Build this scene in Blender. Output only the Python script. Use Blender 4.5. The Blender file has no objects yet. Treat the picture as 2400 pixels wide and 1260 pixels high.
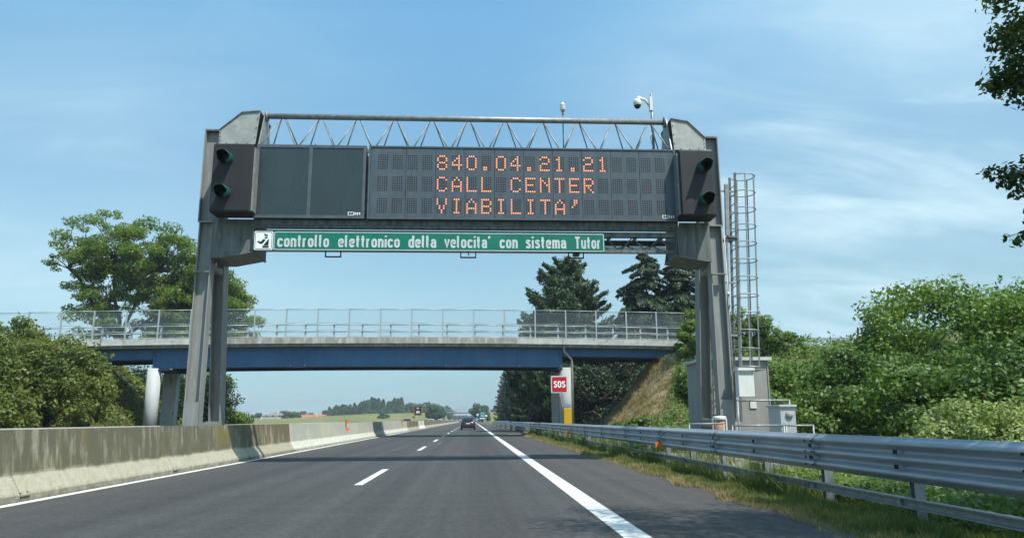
import bpy, math, random
import numpy as np
from mathutils import Vector, Matrix
R = math.radians
random.seed(7); rng = np.random.default_rng(7)
sc = bpy.context.scene
col = sc.collection

# ------------------------------------------------------------------ camera
cam = bpy.data.objects.new('camera', bpy.data.cameras.new('camera')); col.objects.link(cam)
cam.data.sensor_width = 36; cam.data.lens = 26.0
cam.data.clip_start = .1; cam.data.clip_end = 9000
cam.matrix_world = Matrix.Translation((0, 0, 1.2)) @ Matrix.Rotation(R(-3.11), 4, 'Z') @ Matrix.Rotation(R(90 + 11.495), 4, 'X') @ Matrix.Rotation(R(-.35), 4, 'Z')
sc.camera = cam

# ------------------------------------------------------------------ world, sun, exposure
SUN = Vector((-.39, .45, -1)).normalized()          # direction the light travels
w = bpy.data.worlds.new('World'); sc.world = w; w.use_nodes = True
N = w.node_tree.nodes; L = w.node_tree.links
for n in list(N): N.remove(n)
def nd(N, t, **k):
    n = N.new(t)
    for a, b in k.items(): setattr(n, a, b)
    return n
def math_(N, L, op, a, b=None, clamp=False):
    m = nd(N, 'ShaderNodeMath', operation=op); m.use_clamp = clamp
    for i, q in enumerate((a, b)):
        if q is None: continue
        if isinstance(q, (int, float)): m.inputs[i].default_value = q
        else: L.new(q, m.inputs[i])
    return m.outputs[0]
sky = nd(N, 'ShaderNodeTexSky', sky_type='NISHITA'); sky.sun_disc = False
sky.sun_elevation = math.asin(-SUN.z); sky.sun_rotation = math.atan2(-SUN.x, -SUN.y)
sky.air_density = 1.0; sky.dust_density = .6; sky.ozone_density = 1.5
tc = nd(N, 'ShaderNodeTexCoord'); sep = nd(N, 'ShaderNodeSeparateXYZ'); L.new(tc.outputs['Generated'], sep.inputs[0])
den = math_(N, L, 'ADD', math_(N, L, 'MAXIMUM', sep.outputs[2], 0.0), .22)
cx = math_(N, L, 'DIVIDE', sep.outputs[0], den); cy = math_(N, L, 'DIVIDE', sep.outputs[1], den)
cb = nd(N, 'ShaderNodeCombineXYZ'); L.new(cx, cb.inputs[0]); L.new(cy, cb.inputs[1])
def cloud(rot, sx, sy, scale, lo, hi, detail, dist, off):
    mp = nd(N, 'ShaderNodeMapping'); mp.inputs['Rotation'].default_value = (0, 0, R(rot)); mp.inputs['Scale'].default_value = (sx, sy, 1)
    mp.inputs['Location'].default_value = (off, off * .7, 0)
    L.new(cb.outputs[0], mp.inputs[0])
    no = nd(N, 'ShaderNodeTexNoise'); no.inputs['Scale'].default_value = scale; no.inputs['Detail'].default_value = detail
    no.inputs['Roughness'].default_value = .55; no.inputs['Distortion'].default_value = dist
    L.new(mp.outputs[0], no.inputs['Vector'])
    mr = nd(N, 'ShaderNodeMapRange'); mr.interpolation_type = 'SMOOTHSTEP'
    mr.inputs['From Min'].default_value = lo; mr.inputs['From Max'].default_value = hi
    L.new(no.outputs[0], mr.inputs[0]); return mr.outputs[0]
c1 = cloud(28, .7, 1.6, 1.2, .42, .80, 7, .5, 3.1)
c2 = cloud(38, .8, 2.2, 1.9, .46, .85, 8, .8, 7.7)
c3 = cloud(20, .5, .7, .6, .30, .72, 5, .3, 1.2)
cl = math_(N, L, 'ADD', math_(N, L, 'MULTIPLY', c1, .42), math_(N, L, 'MULTIPLY', c2, .34))
cl = math_(N, L, 'ADD', cl, math_(N, L, 'MULTIPLY', c3, .38), True)
ax_ = nd(N, 'ShaderNodeMapRange'); L.new(math_(N, L, 'ABSOLUTE', sep.outputs[0]), ax_.inputs[0])
for k_, q_ in (('From Min', .04), ('From Max', .42), ('To Min', .22), ('To Max', 1.0)): ax_.inputs[k_].default_value = q_
rt_ = nd(N, 'ShaderNodeMapRange'); L.new(sep.outputs[0], rt_.inputs[0])
for k_, q_ in (('From Min', .0), ('From Max', .45), ('To Min', .72), ('To Max', 2.4)): rt_.inputs[k_].default_value = q_
cl = math_(N, L, 'MULTIPLY', math_(N, L, 'MULTIPLY', cl, ax_.outputs[0]), rt_.outputs[0], True)
hi_ = nd(N, 'ShaderNodeMapRange'); L.new(sep.outputs[2], hi_.inputs[0])
for k_, q_ in (('From Min', .34), ('From Max', .52), ('To Min', 1.), ('To Max', .45)): hi_.inputs[k_].default_value = q_
cl = math_(N, L, 'MULTIPLY', cl, hi_.outputs[0])
# horizon and below fade out of the clouds
tint = nd(N, 'ShaderNodeMix', data_type='RGBA', blend_type='MULTIPLY'); tint.inputs[0].default_value = 1
tr_ = nd(N, 'ShaderNodeValToRGB'); L.new(sep.outputs[2], tr_.inputs[0])        # colour of the hazy summer sky with height
e_ = tr_.color_ramp.elements
for p_, c_ in ((0, (.22, .33, .50)), (.05, (.27, .375, .46)), (.16, (.53, .595, .525)), (.33, (.58, .74, .68)), (.50, (.66, .99, .93))):
    q_ = e_[0] if p_ == 0 else e_.new(p_); q_.position = p_; q_.color = (*c_, 1)
e_[len(e_) - 1].color = (.66, .99, .93, 1)
t2_ = nd(N, 'ShaderNodeVectorMath', operation='SCALE'); L.new(tr_.outputs[0], t2_.inputs[0]); t2_.inputs['Scale'].default_value = 1.95
L.new(sky.outputs[0], tint.inputs[6]); L.new(t2_.outputs[0], tint.inputs[7])
mx = nd(N, 'ShaderNodeMix', data_type='RGBA'); L.new(cl, mx.inputs[0]); L.new(tint.outputs[2], mx.inputs[6]); mx.inputs[7].default_value = (5.0, 6.8, 7.6, 1)
bg = nd(N, 'ShaderNodeBackground'); bg.inputs[1].default_value = .095; L.new(mx.outputs[2], bg.inputs[0])
wo = nd(N, 'ShaderNodeOutputWorld'); L.new(bg.outputs[0], wo.inputs[0])
sun = bpy.data.objects.new('sun', bpy.data.lights.new('sun', 'SUN')); col.objects.link(sun)
sun.data.energy = 4.2; sun.data.angle = R(.53); sun.data.color = (1, .955, .88)
sun.rotation_euler = SUN.to_track_quat('-Z', 'Y').to_euler()
sc.view_settings.view_transform = 'Standard'; sc.view_settings.look = 'None'
sc.view_settings.exposure = 0.5; sc.view_settings.gamma = 1; sc.view_settings.use_curve_mapping = False
sc.cycles.volume_bounces = 0; sc.cycles.max_bounces = 7; sc.cycles.transparent_max_bounces = 24

# ------------------------------------------------------------------ materials
def mat(name, c1, c2=None, scale=3., rough=.8, metal=0., bump=0., bscale=30., detail=6., stretch=(1, 1, 1), lo=.35, hi=.65,
        c3=None, s3=1., lo3=.55, hi3=.7, spec=.4, emit=None, trans=None):
    m = bpy.data.materials.new(name); m.use_nodes = True
    n = m.node_tree.nodes; l = m.node_tree.links; b = n['Principled BSDF']
    b.inputs['Base Color'].default_value = (*c1, 1); b.inputs['Roughness'].default_value = rough; b.inputs['Metallic'].default_value = metal
    b.inputs['Specular IOR Level'].default_value = spec
    tc = n.new('ShaderNodeTexCoord'); oi = n.new('ShaderNodeObjectInfo')
    ad = n.new('ShaderNodeVectorMath'); ad.operation = 'ADD'; l.new(tc.outputs['Object'], ad.inputs[0])
    ml = n.new('ShaderNodeVectorMath'); ml.operation = 'SCALE'; ml.inputs[0].default_value = (31, 57, 13); l.new(oi.outputs['Random'], ml.inputs['Scale'])
    l.new(ml.outputs[0], ad.inputs[1])
    mp = n.new('ShaderNodeMapping'); mp.inputs['Scale'].default_value = stretch; l.new(ad.outputs[0], mp.inputs[0])
    src = None
    def noise(sc_, d, vec):
        t = n.new('ShaderNodeTexNoise'); t.inputs['Scale'].default_value = sc_; t.inputs['Detail'].default_value = d; t.inputs['Roughness'].default_value = .6
        l.new(vec, t.inputs['Vector']); return t.outputs[0]
    def rng_(v, a, bb):
        r = n.new('ShaderNodeMapRange'); r.inputs['From Min'].default_value = a; r.inputs['From Max'].default_value = bb; l.new(v, r.inputs[0]); return r.outputs[0]
    def mix(f, a, bb):
        x = n.new('ShaderNodeMix'); x.data_type = 'RGBA'; l.new(f, x.inputs[0])
        for q, i in ((a, 6), (bb, 7)):
            if isinstance(q, tuple): x.inputs[i].default_value = (*q, 1)
            else: l.new(q, x.inputs[i])
        return x.outputs[2]
    if c2:
        src = mix(rng_(noise(scale, detail, mp.outputs[0]), lo, hi), c1, c2)
        if c3: src = mix(rng_(noise(s3, 5, mp.outputs[0]), lo3, hi3), src, c3)
        l.new(src, b.inputs['Base Color'])
        rr = rng_(noise(scale * 1.7, 4, mp.outputs[0]), .3, .7)
        q = n.new('ShaderNodeMath'); q.operation = 'MULTIPLY_ADD'; l.new(rr, q.inputs[0]); q.inputs[1].default_value = .16; q.inputs[2].default_value = max(rough - .08, .02); l.new(q.outputs[0], b.inputs['Roughness'])
    if bump:
        bp = n.new('ShaderNodeBump'); bp.inputs['Strength'].default_value = bump; bp.inputs['Distance'].default_value = .02
        l.new(noise(bscale, 5, ad.outputs[0]), bp.inputs['Height']); l.new(bp.outputs[0], b.inputs['Normal'])
    if emit:
        b.inputs['Emission Color'].default_value = (*emit[0], 1); b.inputs['Emission Strength'].default_value = emit[1]
    return m

def leafmat(name, a, b_, c=None, trans=.35, big=.25, rough=.5):
    m = bpy.data.materials.new(name); m.use_nodes = True
    n = m.node_tree.nodes; l = m.node_tree.links; b = n['Principled BSDF']; out = n['Material Output']
    g = n.new('ShaderNodeNewGeometry'); tc = n.new('ShaderNodeTexCoord')
    no = n.new('ShaderNodeTexNoise'); no.inputs['Scale'].default_value = big; no.inputs['Detail'].default_value = 3
    l.new(tc.outputs['Object'], no.inputs['Vector'])
    ad = n.new('ShaderNodeMath'); ad.operation = 'MULTIPLY_ADD'; ad.inputs[1].default_value = .55; l.new(g.outputs['Random Per Island'], ad.inputs[0])
    mr = n.new('ShaderNodeMapRange'); mr.inputs['From Min'].default_value = .32; mr.inputs['From Max'].default_value = .68; mr.inputs['To Max'].default_value = .55
    l.new(no.outputs[0], mr.inputs[0]); l.new(mr.outputs[0], ad.inputs[2])
    cr = n.new('ShaderNodeValToRGB'); l.new(ad.outputs[0], cr.inputs[0])
    cr.color_ramp.elements[0].position = .1; cr.color_ramp.elements[0].color = (*a, 1)
    cr.color_ramp.elements[1].position = .85 if c else .95; cr.color_ramp.elements[1].color = (*b_, 1)
    if c:
        e = cr.color_ramp.elements.new(.97); e.color = (*c, 1)
    l.new(cr.outputs[0], b.inputs['Base Color']); b.inputs['Roughness'].default_value = rough; b.inputs['Specular IOR Level'].default_value = .35
    tr = n.new('ShaderNodeBsdfTranslucent'); ms = n.new('ShaderNodeMixShader'); ms.inputs[0].default_value = trans
    br = n.new('ShaderNodeMix'); br.data_type = 'RGBA'; br.blend_type = 'MULTIPLY'; br.inputs[0].default_value = 1
    l.new(cr.outputs[0], br.inputs[6]); br.inputs[7].default_value = (1.5, 1.6, .7, 1); l.new(br.outputs[2], tr.inputs[0])
    l.new(b.outputs[0], ms.inputs[1]); l.new(tr.outputs[0], ms.inputs[2]); l.new(ms.outputs[0], out.inputs[0])
    return m

def asphalt(name, a, b_, along, speck=.02):
    m = bpy.data.materials.new(name); m.use_nodes = True
    n = m.node_tree.nodes; l = m.node_tree.links; b = n['Principled BSDF']
    tc = n.new('ShaderNodeTexCoord')
    def mp(s):
        q = n.new('ShaderNodeMapping'); q.inputs['Scale'].default_value = s; l.new(tc.outputs['Object'], q.inputs[0]); return q.outputs[0]
    def noi(v, s, d, r=.6):
        t = n.new('ShaderNodeTexNoise'); t.inputs['Scale'].default_value = s; t.inputs['Detail'].default_value = d; t.inputs['Roughness'].default_value = r; l.new(v, t.inputs['Vector']); return t.outputs[0]
    def mr(v, a_, b2, c_=0., d_=1.):
        t = n.new('ShaderNodeMapRange'); 
        for k, q in zip(('From Min', 'From Max', 'To Min', 'To Max'), (a_, b2, c_, d_)): t.inputs[k].default_value = q
        l.new(v, t.inputs[0]); return t.outputs[0]
    def ma(op, x, y):
        t = n.new('ShaderNodeMath'); t.operation = op
        for i, q in enumerate((x, y)):
            if isinstance(q, (int, float)): t.inputs[i].default_value = q
            else: l.new(q, t.inputs[i])
        return t.outputs[0]
    big = mr(noi(mp((1, along, 1)), .8, 5), .3, .7)
    patch = mr(noi(mp((.12, .06, 1)), 1., 3), .35, .65)
    cross = mr(noi(mp((.02, 1.1, 1)), 1.4, 4), .4, .62)
    fac = ma('ADD', ma('ADD', ma('MULTIPLY', big, .4), ma('MULTIPLY', patch, .35)), ma('MULTIPLY', cross, .25))
    x = n.new('ShaderNodeMix'); x.data_type = 'RGBA'; l.new(fac, x.inputs[0]); x.inputs[6].default_value = (*a, 1); x.inputs[7].default_value = (*b_, 1)
    track = mr(noi(mp((1.15, .004, 1)), 1., 3), .38, .62, .80, 1.16)          # wheel tracks run along the road
    spots = mr(noi(mp((1, .5, 1)), 7, 6, .7), .42, .70, 1.06, .84)
    crack = mr(noi(mp((.25, 1.6, 1)), .55, 8, .8), .497, .503, 0, 1); crk = ma('SUBTRACT', 1., ma('MULTIPLY', ma('MULTIPLY', crack, ma('SUBTRACT', 1., crack)), 1.5))
    grain = noi(tc.outputs['Object'], 13, 9, .86)
    gr = ma('MULTIPLY', ma('MULTIPLY', mr(grain, .32, .68, .36, 1.66), track), ma('MULTIPLY', spots, crk))
    y = n.new('ShaderNodeVectorMath'); y.operation = 'SCALE'; l.new(x.outputs[2], y.inputs[0]); l.new(gr, y.inputs['Scale'])
    l.new(y.outputs[0], b.inputs['Base Color']); b.inputs['Roughness'].default_value = .82; b.inputs['Specular IOR Level'].default_value = .35
    bp = n.new('ShaderNodeBump'); bp.inputs['Strength'].default_value = .55; bp.inputs['Distance'].default_value = .012; l.new(grain, bp.inputs['Height']); l.new(bp.outputs[0], b.inputs['Normal'])
    return m

def barriermat(name, dark, light, foot, amount, streak=1.):
    """precast concrete: weathered film on the upright face, cleaner on the sloping foot, with run-down streaks"""
    m = bpy.data.materials.new(name); m.use_nodes = True
    n = m.node_tree.nodes; l = m.node_tree.links; b = n['Principled BSDF']
    tc = n.new('ShaderNodeTexCoord'); oi = n.new('ShaderNodeObjectInfo')
    ml = n.new('ShaderNodeVectorMath'); ml.operation = 'SCALE'; ml.inputs[0].default_value = (0, 91, 0); l.new(oi.outputs['Random'], ml.inputs['Scale'])
    ad = n.new('ShaderNodeVectorMath'); ad.operation = 'ADD'; l.new(tc.outputs['Object'], ad.inputs[0]); l.new(ml.outputs[0], ad.inputs[1])
    def mp(s):
        q = n.new('ShaderNodeMapping'); q.inputs['Scale'].default_value = s; l.new(ad.outputs[0], q.inputs[0]); return q.outputs[0]
    def noi(v, s, d):
        t = n.new('ShaderNodeTexNoise'); t.inputs['Scale'].default_value = s; t.inputs['Detail'].default_value = d; t.inputs['Roughness'].default_value = .65; l.new(v, t.inputs['Vector']); return t.outputs[0]
    def mr(v, a_, b2, c_=0., d_=1.):
        t = n.new('ShaderNodeMapRange')
        for k, q in zip(('From Min', 'From Max', 'To Min', 'To Max'), (a_, b2, c_, d_)): t.inputs[k].default_value = q
        l.new(v, t.inputs[0]); return t.outputs[0]
    def ma(op, x, y, cl=False):
        t = n.new('ShaderNodeMath'); t.operation = op; t.use_clamp = cl
        for i, q in enumerate((x, y)):
            if isinstance(q, (int, float)): t.inputs[i].default_value = q
            else: l.new(q, t.inputs[i])
        return t.outputs[0]
    def mix(f, a, bb):
        x = n.new('ShaderNodeMix'); x.data_type = 'RGBA'
        if isinstance(f, float): x.inputs[0].default_value = f
        else: l.new(f, x.inputs[0])
        for q, i in ((a, 6), (bb, 7)):
            if isinstance(q, tuple): x.inputs[i].default_value = (*q, 1)
            else: l.new(q, x.inputs[i])
        return x.outputs[2]
    sp = n.new('ShaderNodeSeparateXYZ'); l.new(tc.outputs['Object'], sp.inputs[0])
    edge = ma('ADD', sp.outputs[2], mr(noi(mp((1, 1, .4)), 2.2, 5), .3, .7, -.05, .05))
    up = mr(edge, .36, .44)                                  # upright face
    st = ma('MULTIPLY', mr(noi(mp((1, 1, .2)), 4.6, 7), .47, .62, 0, streak), mr(noi(mp((1, .7, .5)), 1.3, 4), .42, .60))      # vertical runs
    mo = mr(noi(mp((1, 1, 1)), 1.1, 7), .28, .62, 1 - .5 * (1 - amount), amount)
    film = ma('MULTIPLY', up, ma('MULTIPLY', ma('SUBTRACT', 1., ma('MULTIPLY', st, .75)), mo, True), True)
    base = mix(mr(noi(mp((1, 1, 1)), 6, 6), .35, .65), light, foot)
    ochre = mr(noi(mp((1, .5, .6)), .9, 3), .56, .66, 0, .75)
    d2 = mix(ochre, dark, (dark[0] * 1.55, dark[1] * 1.35, dark[2] * .8))
    c = mix(film, base, d2)
    fs = ma('MULTIPLY', mr(sp.outputs[2], .16, .08), mr(noi(mp((1, 1, 2)), 3, 5), .35, .65, .15, .7))
    c = mix(fs, c, (.12, .105, .08))
    g = mr(noi(tc.outputs['Object'], 42, 4), .3, .7, .82, 1.18)
    y = n.new('ShaderNodeVectorMath'); y.operation = 'SCALE'; l.new(c, y.inputs[0]); l.new(g, y.inputs['Scale'])
    l.new(y.outputs[0], b.inputs['Base Color']); b.inputs['Roughness'].default_value = .9; b.inputs['Specular IOR Level'].default_value = .2
    bp = n.new('ShaderNodeBump'); bp.inputs['Strength'].default_value = .4; bp.inputs['Distance'].default_value = .01
    l.new(noi(tc.outputs['Object'], 25, 6), bp.inputs['Height']); l.new(bp.outputs[0], b.inputs['Normal'])
    return m

M = {}
M['asphalt'] = asphalt('asphalt', (.043, .0435, .042), (.064, .0635, .060), .12)
M['shoulder'] = asphalt('shoulder asphalt', (.046, .044, .041), (.080, .074, .067), .3)
M['paint'] = mat('road paint', (.70, .70, .66), (.50, .50, .47), 5, .65, bump=.3, bscale=60, detail=8, c3=(.17, .17, .165), s3=16, lo3=.60, hi3=.68)
M['worn_paint'] = mat('worn road paint', (.16, .165, .16), (.06, .06, .06), 6, .8)
M['bar_moss'] = barriermat('mossy barrier concrete', (.125, .118, .075), (.42, .39, .31), (.33, .31, .22), .97, 1.0)
M['bar_brown'] = barriermat('brown stained barrier concrete', (.13, .105, .055), (.37, .34, .26), (.31, .29, .22), .9, 1.2)
M['bar_pale'] = barriermat('pale barrier concrete', (.33, .325, .285), (.58, .57, .48), (.44, .43, .36), .55, .8)
M['bar_white'] = barriermat('new barrier concrete', (.5, .5, .47), (.66, .66, .6), (.6, .6, .55), .3, .5)
M['galv'] = mat('galvanised steel', (.30, .31, .30), (.20, .215, .21), 5, .5, .35, bump=.08, bscale=40, c3=(.38, .38, .35), s3=9, lo3=.55, hi3=.7)
M['galv_plate'] = mat('weathered galvanised plate', (.36, .37, .34), (.27, .285, .27), 2.5, .55, .25, bump=.08, c3=(.44, .43, .38), s3=3, lo3=.5, hi3=.7)
M['steel_dark'] = mat('dirty grey steel', (.165, .175, .17), (.075, .085, .085), 2.5, .6, .15, bump=.1, stretch=(3, 3, .35), c3=(.20, .20, .18), s3=4)
M['leg'] = mat('leg paint', (.255, .26, .245), (.195, .20, .19), 1.8, .6, .1, bump=.08, stretch=(3, 3, .3), c3=(.31, .30, .27), s3=5)
M['black_case'] = mat('black signal case', (.022, .023, .025), (.015, .0155, .017), 2.5, .6, bump=.05, stretch=(4, 1, .5))
M['black'] = mat('black', (.008, .008, .009), rough=.6)
M['board'] = mat('board face', (.082, .104, .122), (.062, .080, .095), 3, .42, .05, bump=.04, stretch=(2, 1, .6), c3=(.13, .155, .175), s3=4.5, lo3=.66, hi3=.8)
M['board_case'] = mat('board case', (.045, .05, .05), (.03, .033, .034), 3, .55, .1)
M['board_frame'] = mat('board frame', (.11, .135, .145), (.08, .10, .11), 5, .45, .3)
M['pane'] = mat('dark pane', (.030, .045, .048), (.025, .036, .038), 1.2, .30, 0, stretch=(1, 1, .3), spec=.6)
M['dot'] = mat('unlit pixel hole', (.006, .007, .008), rough=.7)
M['led'] = mat('lit pixel', (.8, .25, .08), rough=.5, emit=((.9, .14, .04), .42))
M['led_core'] = mat('lit pixel core', (.8, .5, .3), rough=.5, emit=((1., .48, .22), .62))
M['sign_green'] = mat('sign green', (.0, .165, .105), (.0, .135, .088), 1.5, .4, spec=.5)
M['sign_white'] = mat('sign white', (.55, .62, .60), (.47, .54, .53), 3, .45)
M['sign_bright'] = mat('sign bright white', (.80, .82, .78), rough=.45)
M['sign_black'] = mat('sign black', (.012, .012, .012), rough=.5)
M['visor'] = mat('green visor', (.005, .085, .062), (.004, .06, .045), 8, .5)
M['lens'] = mat('signal lens', (.015, .03, .03), rough=.15)
M['white_plastic'] = mat('white plastic', (.72, .72, .68), (.62, .62, .58), 4, .5)
M['rail'] = mat('guardrail zinc', (.42, .46, .49), (.34, .38, .41), 3, .40, .5, bump=.05, bscale=30, stretch=(1, .35, 1), c3=(.42, .45, .46), s3=7, lo3=.55, hi3=.72)
M['railpost'] = mat('guardrail post zinc', (.33, .345, .34), (.23, .245, .245), 6, .55, .4)
M['bolt'] = mat('bolt', (.03, .03, .03), rough=.5, metal=.5)
M['orange'] = mat('orange reflector', (.75, .16, .015), rough=.35)
M['concrete'] = mat('deck concrete', (.34, .32, .28), (.22, .21, .185), 1.6, .9, bump=.25, bscale=20, stretch=(1.6, 1, .5), c3=(.45, .44, .39), s3=2, lo3=.5, hi3=.66)
M['deck_white'] = mat('whitened deck edge', (.50, .51, .47), (.38, .39, .36), 1.5, .9, bump=.2, bscale=20, c3=(.28, .28, .24), s3=3, lo3=.55, hi3=.7)
M['girder'] = mat('blue girder paint', (.055, .150, .275), (.045, .122, .23), .9, .6, bump=.04, c3=(.085, .14, .22), s3=1.2, lo3=.54, hi3=.72, stretch=(1.5, 1, .3))
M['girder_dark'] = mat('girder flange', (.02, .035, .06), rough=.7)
M['pier'] = mat('pier paint', (.40, .41, .39), (.32, .33, .315), 1.5, .85, bump=.2, bscale=18, stretch=(1.5, 1.5, .35), c3=(.20, .20, .175), s3=1.6, lo3=.56, hi3=.68)
M['pier_white'] = mat('whitewashed pier', (.46, .475, .465), (.38, .395, .385), 1.8, .85, bump=.2, bscale=18, stretch=(1.5, 1.5, .4), c3=(.15, .14, .12), s3=2.2, lo3=.63, hi3=.68)
M['fence'] = mat('fence steel', (.42, .46, .46), (.34, .38, .38), 4, .5, .3)
M['trunk'] = mat('bark', (.10, .08, .06), (.06, .05, .038), 6, .9, bump=.5, bscale=18, stretch=(3, 3, .6))
M['twig'] = mat('dead twigs', (.20, .165, .13), (.13, .11, .085), 6, .9)
M['soil'] = mat('grassy earth', (.075, .085, .030), (.13, .115, .055), .5, .95, bump=.5, bscale=5, c3=(.055, .075, .022), s3=.9)
M['field'] = mat('fields', (.085, .135, .022), (.15, .145, .05), .012, .95, detail=3, stretch=(.6, 1.5, 1), lo=.42, hi=.55, c3=(.08, .14, .03), s3=.02)
M['dry'] = mat('dry grass slope', (.42, .33, .19), (.29, .22, .13), 1.5, .95, bump=.6, bscale=7, c3=(.11, .12, .045), s3=1.1, lo3=.52, hi3=.65)
M['hut'] = mat('hut concrete', (.34, .33, .305), (.27, .265, .245), 1.6, .85, bump=.1, stretch=(2, 2, .5))
M['roof'] = mat('hut roof', (.55, .56, .54), (.45, .46, .44), 3, .7)
M['cabinet'] = mat('fibreglass cabinet', (.42, .45, .45), (.36, .385, .385), 2.5, .55)
M['terracotta'] = mat('rusty pipe', (.36, .20, .12), (.24, .14, .09), 8, .8)
M['yellow'] = mat('call box yellow', (.62, .36, .012), (.50, .29, .01), 5, .45)
M['red'] = mat('sign red', (.50, .012, .02), (.42, .01, .018), 3, .4)
M['footing'] = mat('old concrete footing', (.26, .245, .215), (.17, .16, .14), 4, .9, bump=.4, bscale=20)
M['tile'] = mat('red roof tile', (.42, .14, .07), (.33, .11, .06), .6, .9)
M['tile_grey'] = mat('grey roof tile', (.22, .19, .165), (.17, .15, .135), .6, .9)
M['render'] = mat('pale render', (.62, .58, .50), (.52, .48, .42), .5, .9)
M['window'] = mat('window glass', (.03, .035, .04), rough=.15)
M['tyre'] = mat('tyre', (.012, .012, .012), rough=.85)
M['rim'] = mat('rim', (.3, .3, .3), rough=.35, metal=.7)
M['glass'] = mat('car glass', (.012, .015, .018), rough=.06, spec=.6)
M['tail'] = mat('tail lamp', (.16, .006, .006), rough=.2)
M['plate'] = mat('number plate', (.7, .7, .68), rough=.5)
M['paint_dark'] = mat('dark grey car paint', (.045, .047, .052), rough=.25, metal=.4, spec=.6)
M['paint_white'] = mat('white car paint', (.75, .76, .76), rough=.3)
M['paint_red'] = mat('dark red car paint', (.12, .03, .03), rough=.25, metal=.3)
M['paint_silver'] = mat('silver car paint', (.42, .43, .45), rough=.3, metal=.5)
M['sign_blue'] = mat('sign blue', (.02, .10, .35), rough=.4)
M['sign_back'] = mat('sign frame brown', (.16, .07, .05), rough=.6)
M['lf_robinia'] = leafmat('robinia leaves', (.062, .115, .024), (.175, .245, .050), (.24, .21, .05), .48, .18)
M['lf_bush'] = leafmat('bush leaves', (.045, .102, .013), (.180, .260, .036), None, .3, .35)
M['lf_mid'] = leafmat('shaded thicket leaves', (.032, .078, .013), (.125, .195, .030), None, .3, .45)  # darker leaf green; the thickets' clump shading is put into the colour
M['lf_left'] = leafmat('mixed hedge leaves', (.055, .088, .012), (.155, .185, .028), (.20, .15, .06), .3, .3)
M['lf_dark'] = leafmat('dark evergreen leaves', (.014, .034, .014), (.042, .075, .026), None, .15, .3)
M['lf_cedar'] = leafmat('cypress sprays', (.022, .052, .020), (.062, .108, .036), None, .2, .3)
M['lf_brown'] = leafmat('brown conifer sprays', (.040, .042, .028), (.085, .080, .050), None, .15, .5)
M['lf_pale'] = leafmat('variegated leaves', (.10, .16, .035), (.36, .40, .15), (.72, .72, .52), .3, .9)
M['lf_near'] = leafmat('overhanging leaves', (.024, .050, .013), (.070, .115, .026), None, .25, .8)
M['lf_vine'] = leafmat('vine leaves', (.050, .100, .016), (.175, .250, .042), None, .35, .5)
M['grass'] = leafmat('verge grass', (.060, .10, .022), (.17, .20, .05), (.34, .28, .13), .3, .7, .7)
M['straw'] = leafmat('dry verge grass', (.20, .16, .07), (.36, .29, .15), None, .25, .9, .8)
M['far_leaf'] = leafmat('distant leaves', (.030, .062, .020), (.066, .110, .034), None, .2, .05)
def meshpanel(name, c, alpha, pitch, width):
    """woven wire panel: wires are opaque, the openings are open"""
    m = bpy.data.materials.new(name); m.use_nodes = True
    n = m.node_tree.nodes; l = m.node_tree.links; b = n['Principled BSDF']; out = n['Material Output']
    b.inputs['Base Color'].default_value = (*c, 1); b.inputs['Roughness'].default_value = .6; b.inputs['Metallic'].default_value = .3
    t = n.new('ShaderNodeBsdfTransparent'); ms = n.new('ShaderNodeMixShader'); ms.inputs[0].default_value = alpha
    l.new(t.outputs[0], ms.inputs[1]); l.new(b.outputs[0], ms.inputs[2]); l.new(ms.outputs[0], out.inputs[0])
    return m
M['wire'] = meshpanel('woven wire', (.30, .36, .37), .17, .05, .004)
M['grating'] = meshpanel('steel grating', (.22, .25, .27), .55, .05, .004)
def hazemat():
    m = bpy.data.materials.new('haze'); m.use_nodes = True
    n = m.node_tree.nodes; l = m.node_tree.links
    for q in list(n): n.remove(q)
    o = n.new('ShaderNodeOutputMaterial'); v = n.new('ShaderNodeVolumePrincipled')
    v.inputs['Color'].default_value = (.80, .90, 1, 1); v.inputs['Density'].default_value = .0003; v.inputs['Anisotropy'].default_value = .1
    l.new(v.outputs[0], o.inputs['Volume']); return m
M['haze'] = hazemat()

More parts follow.
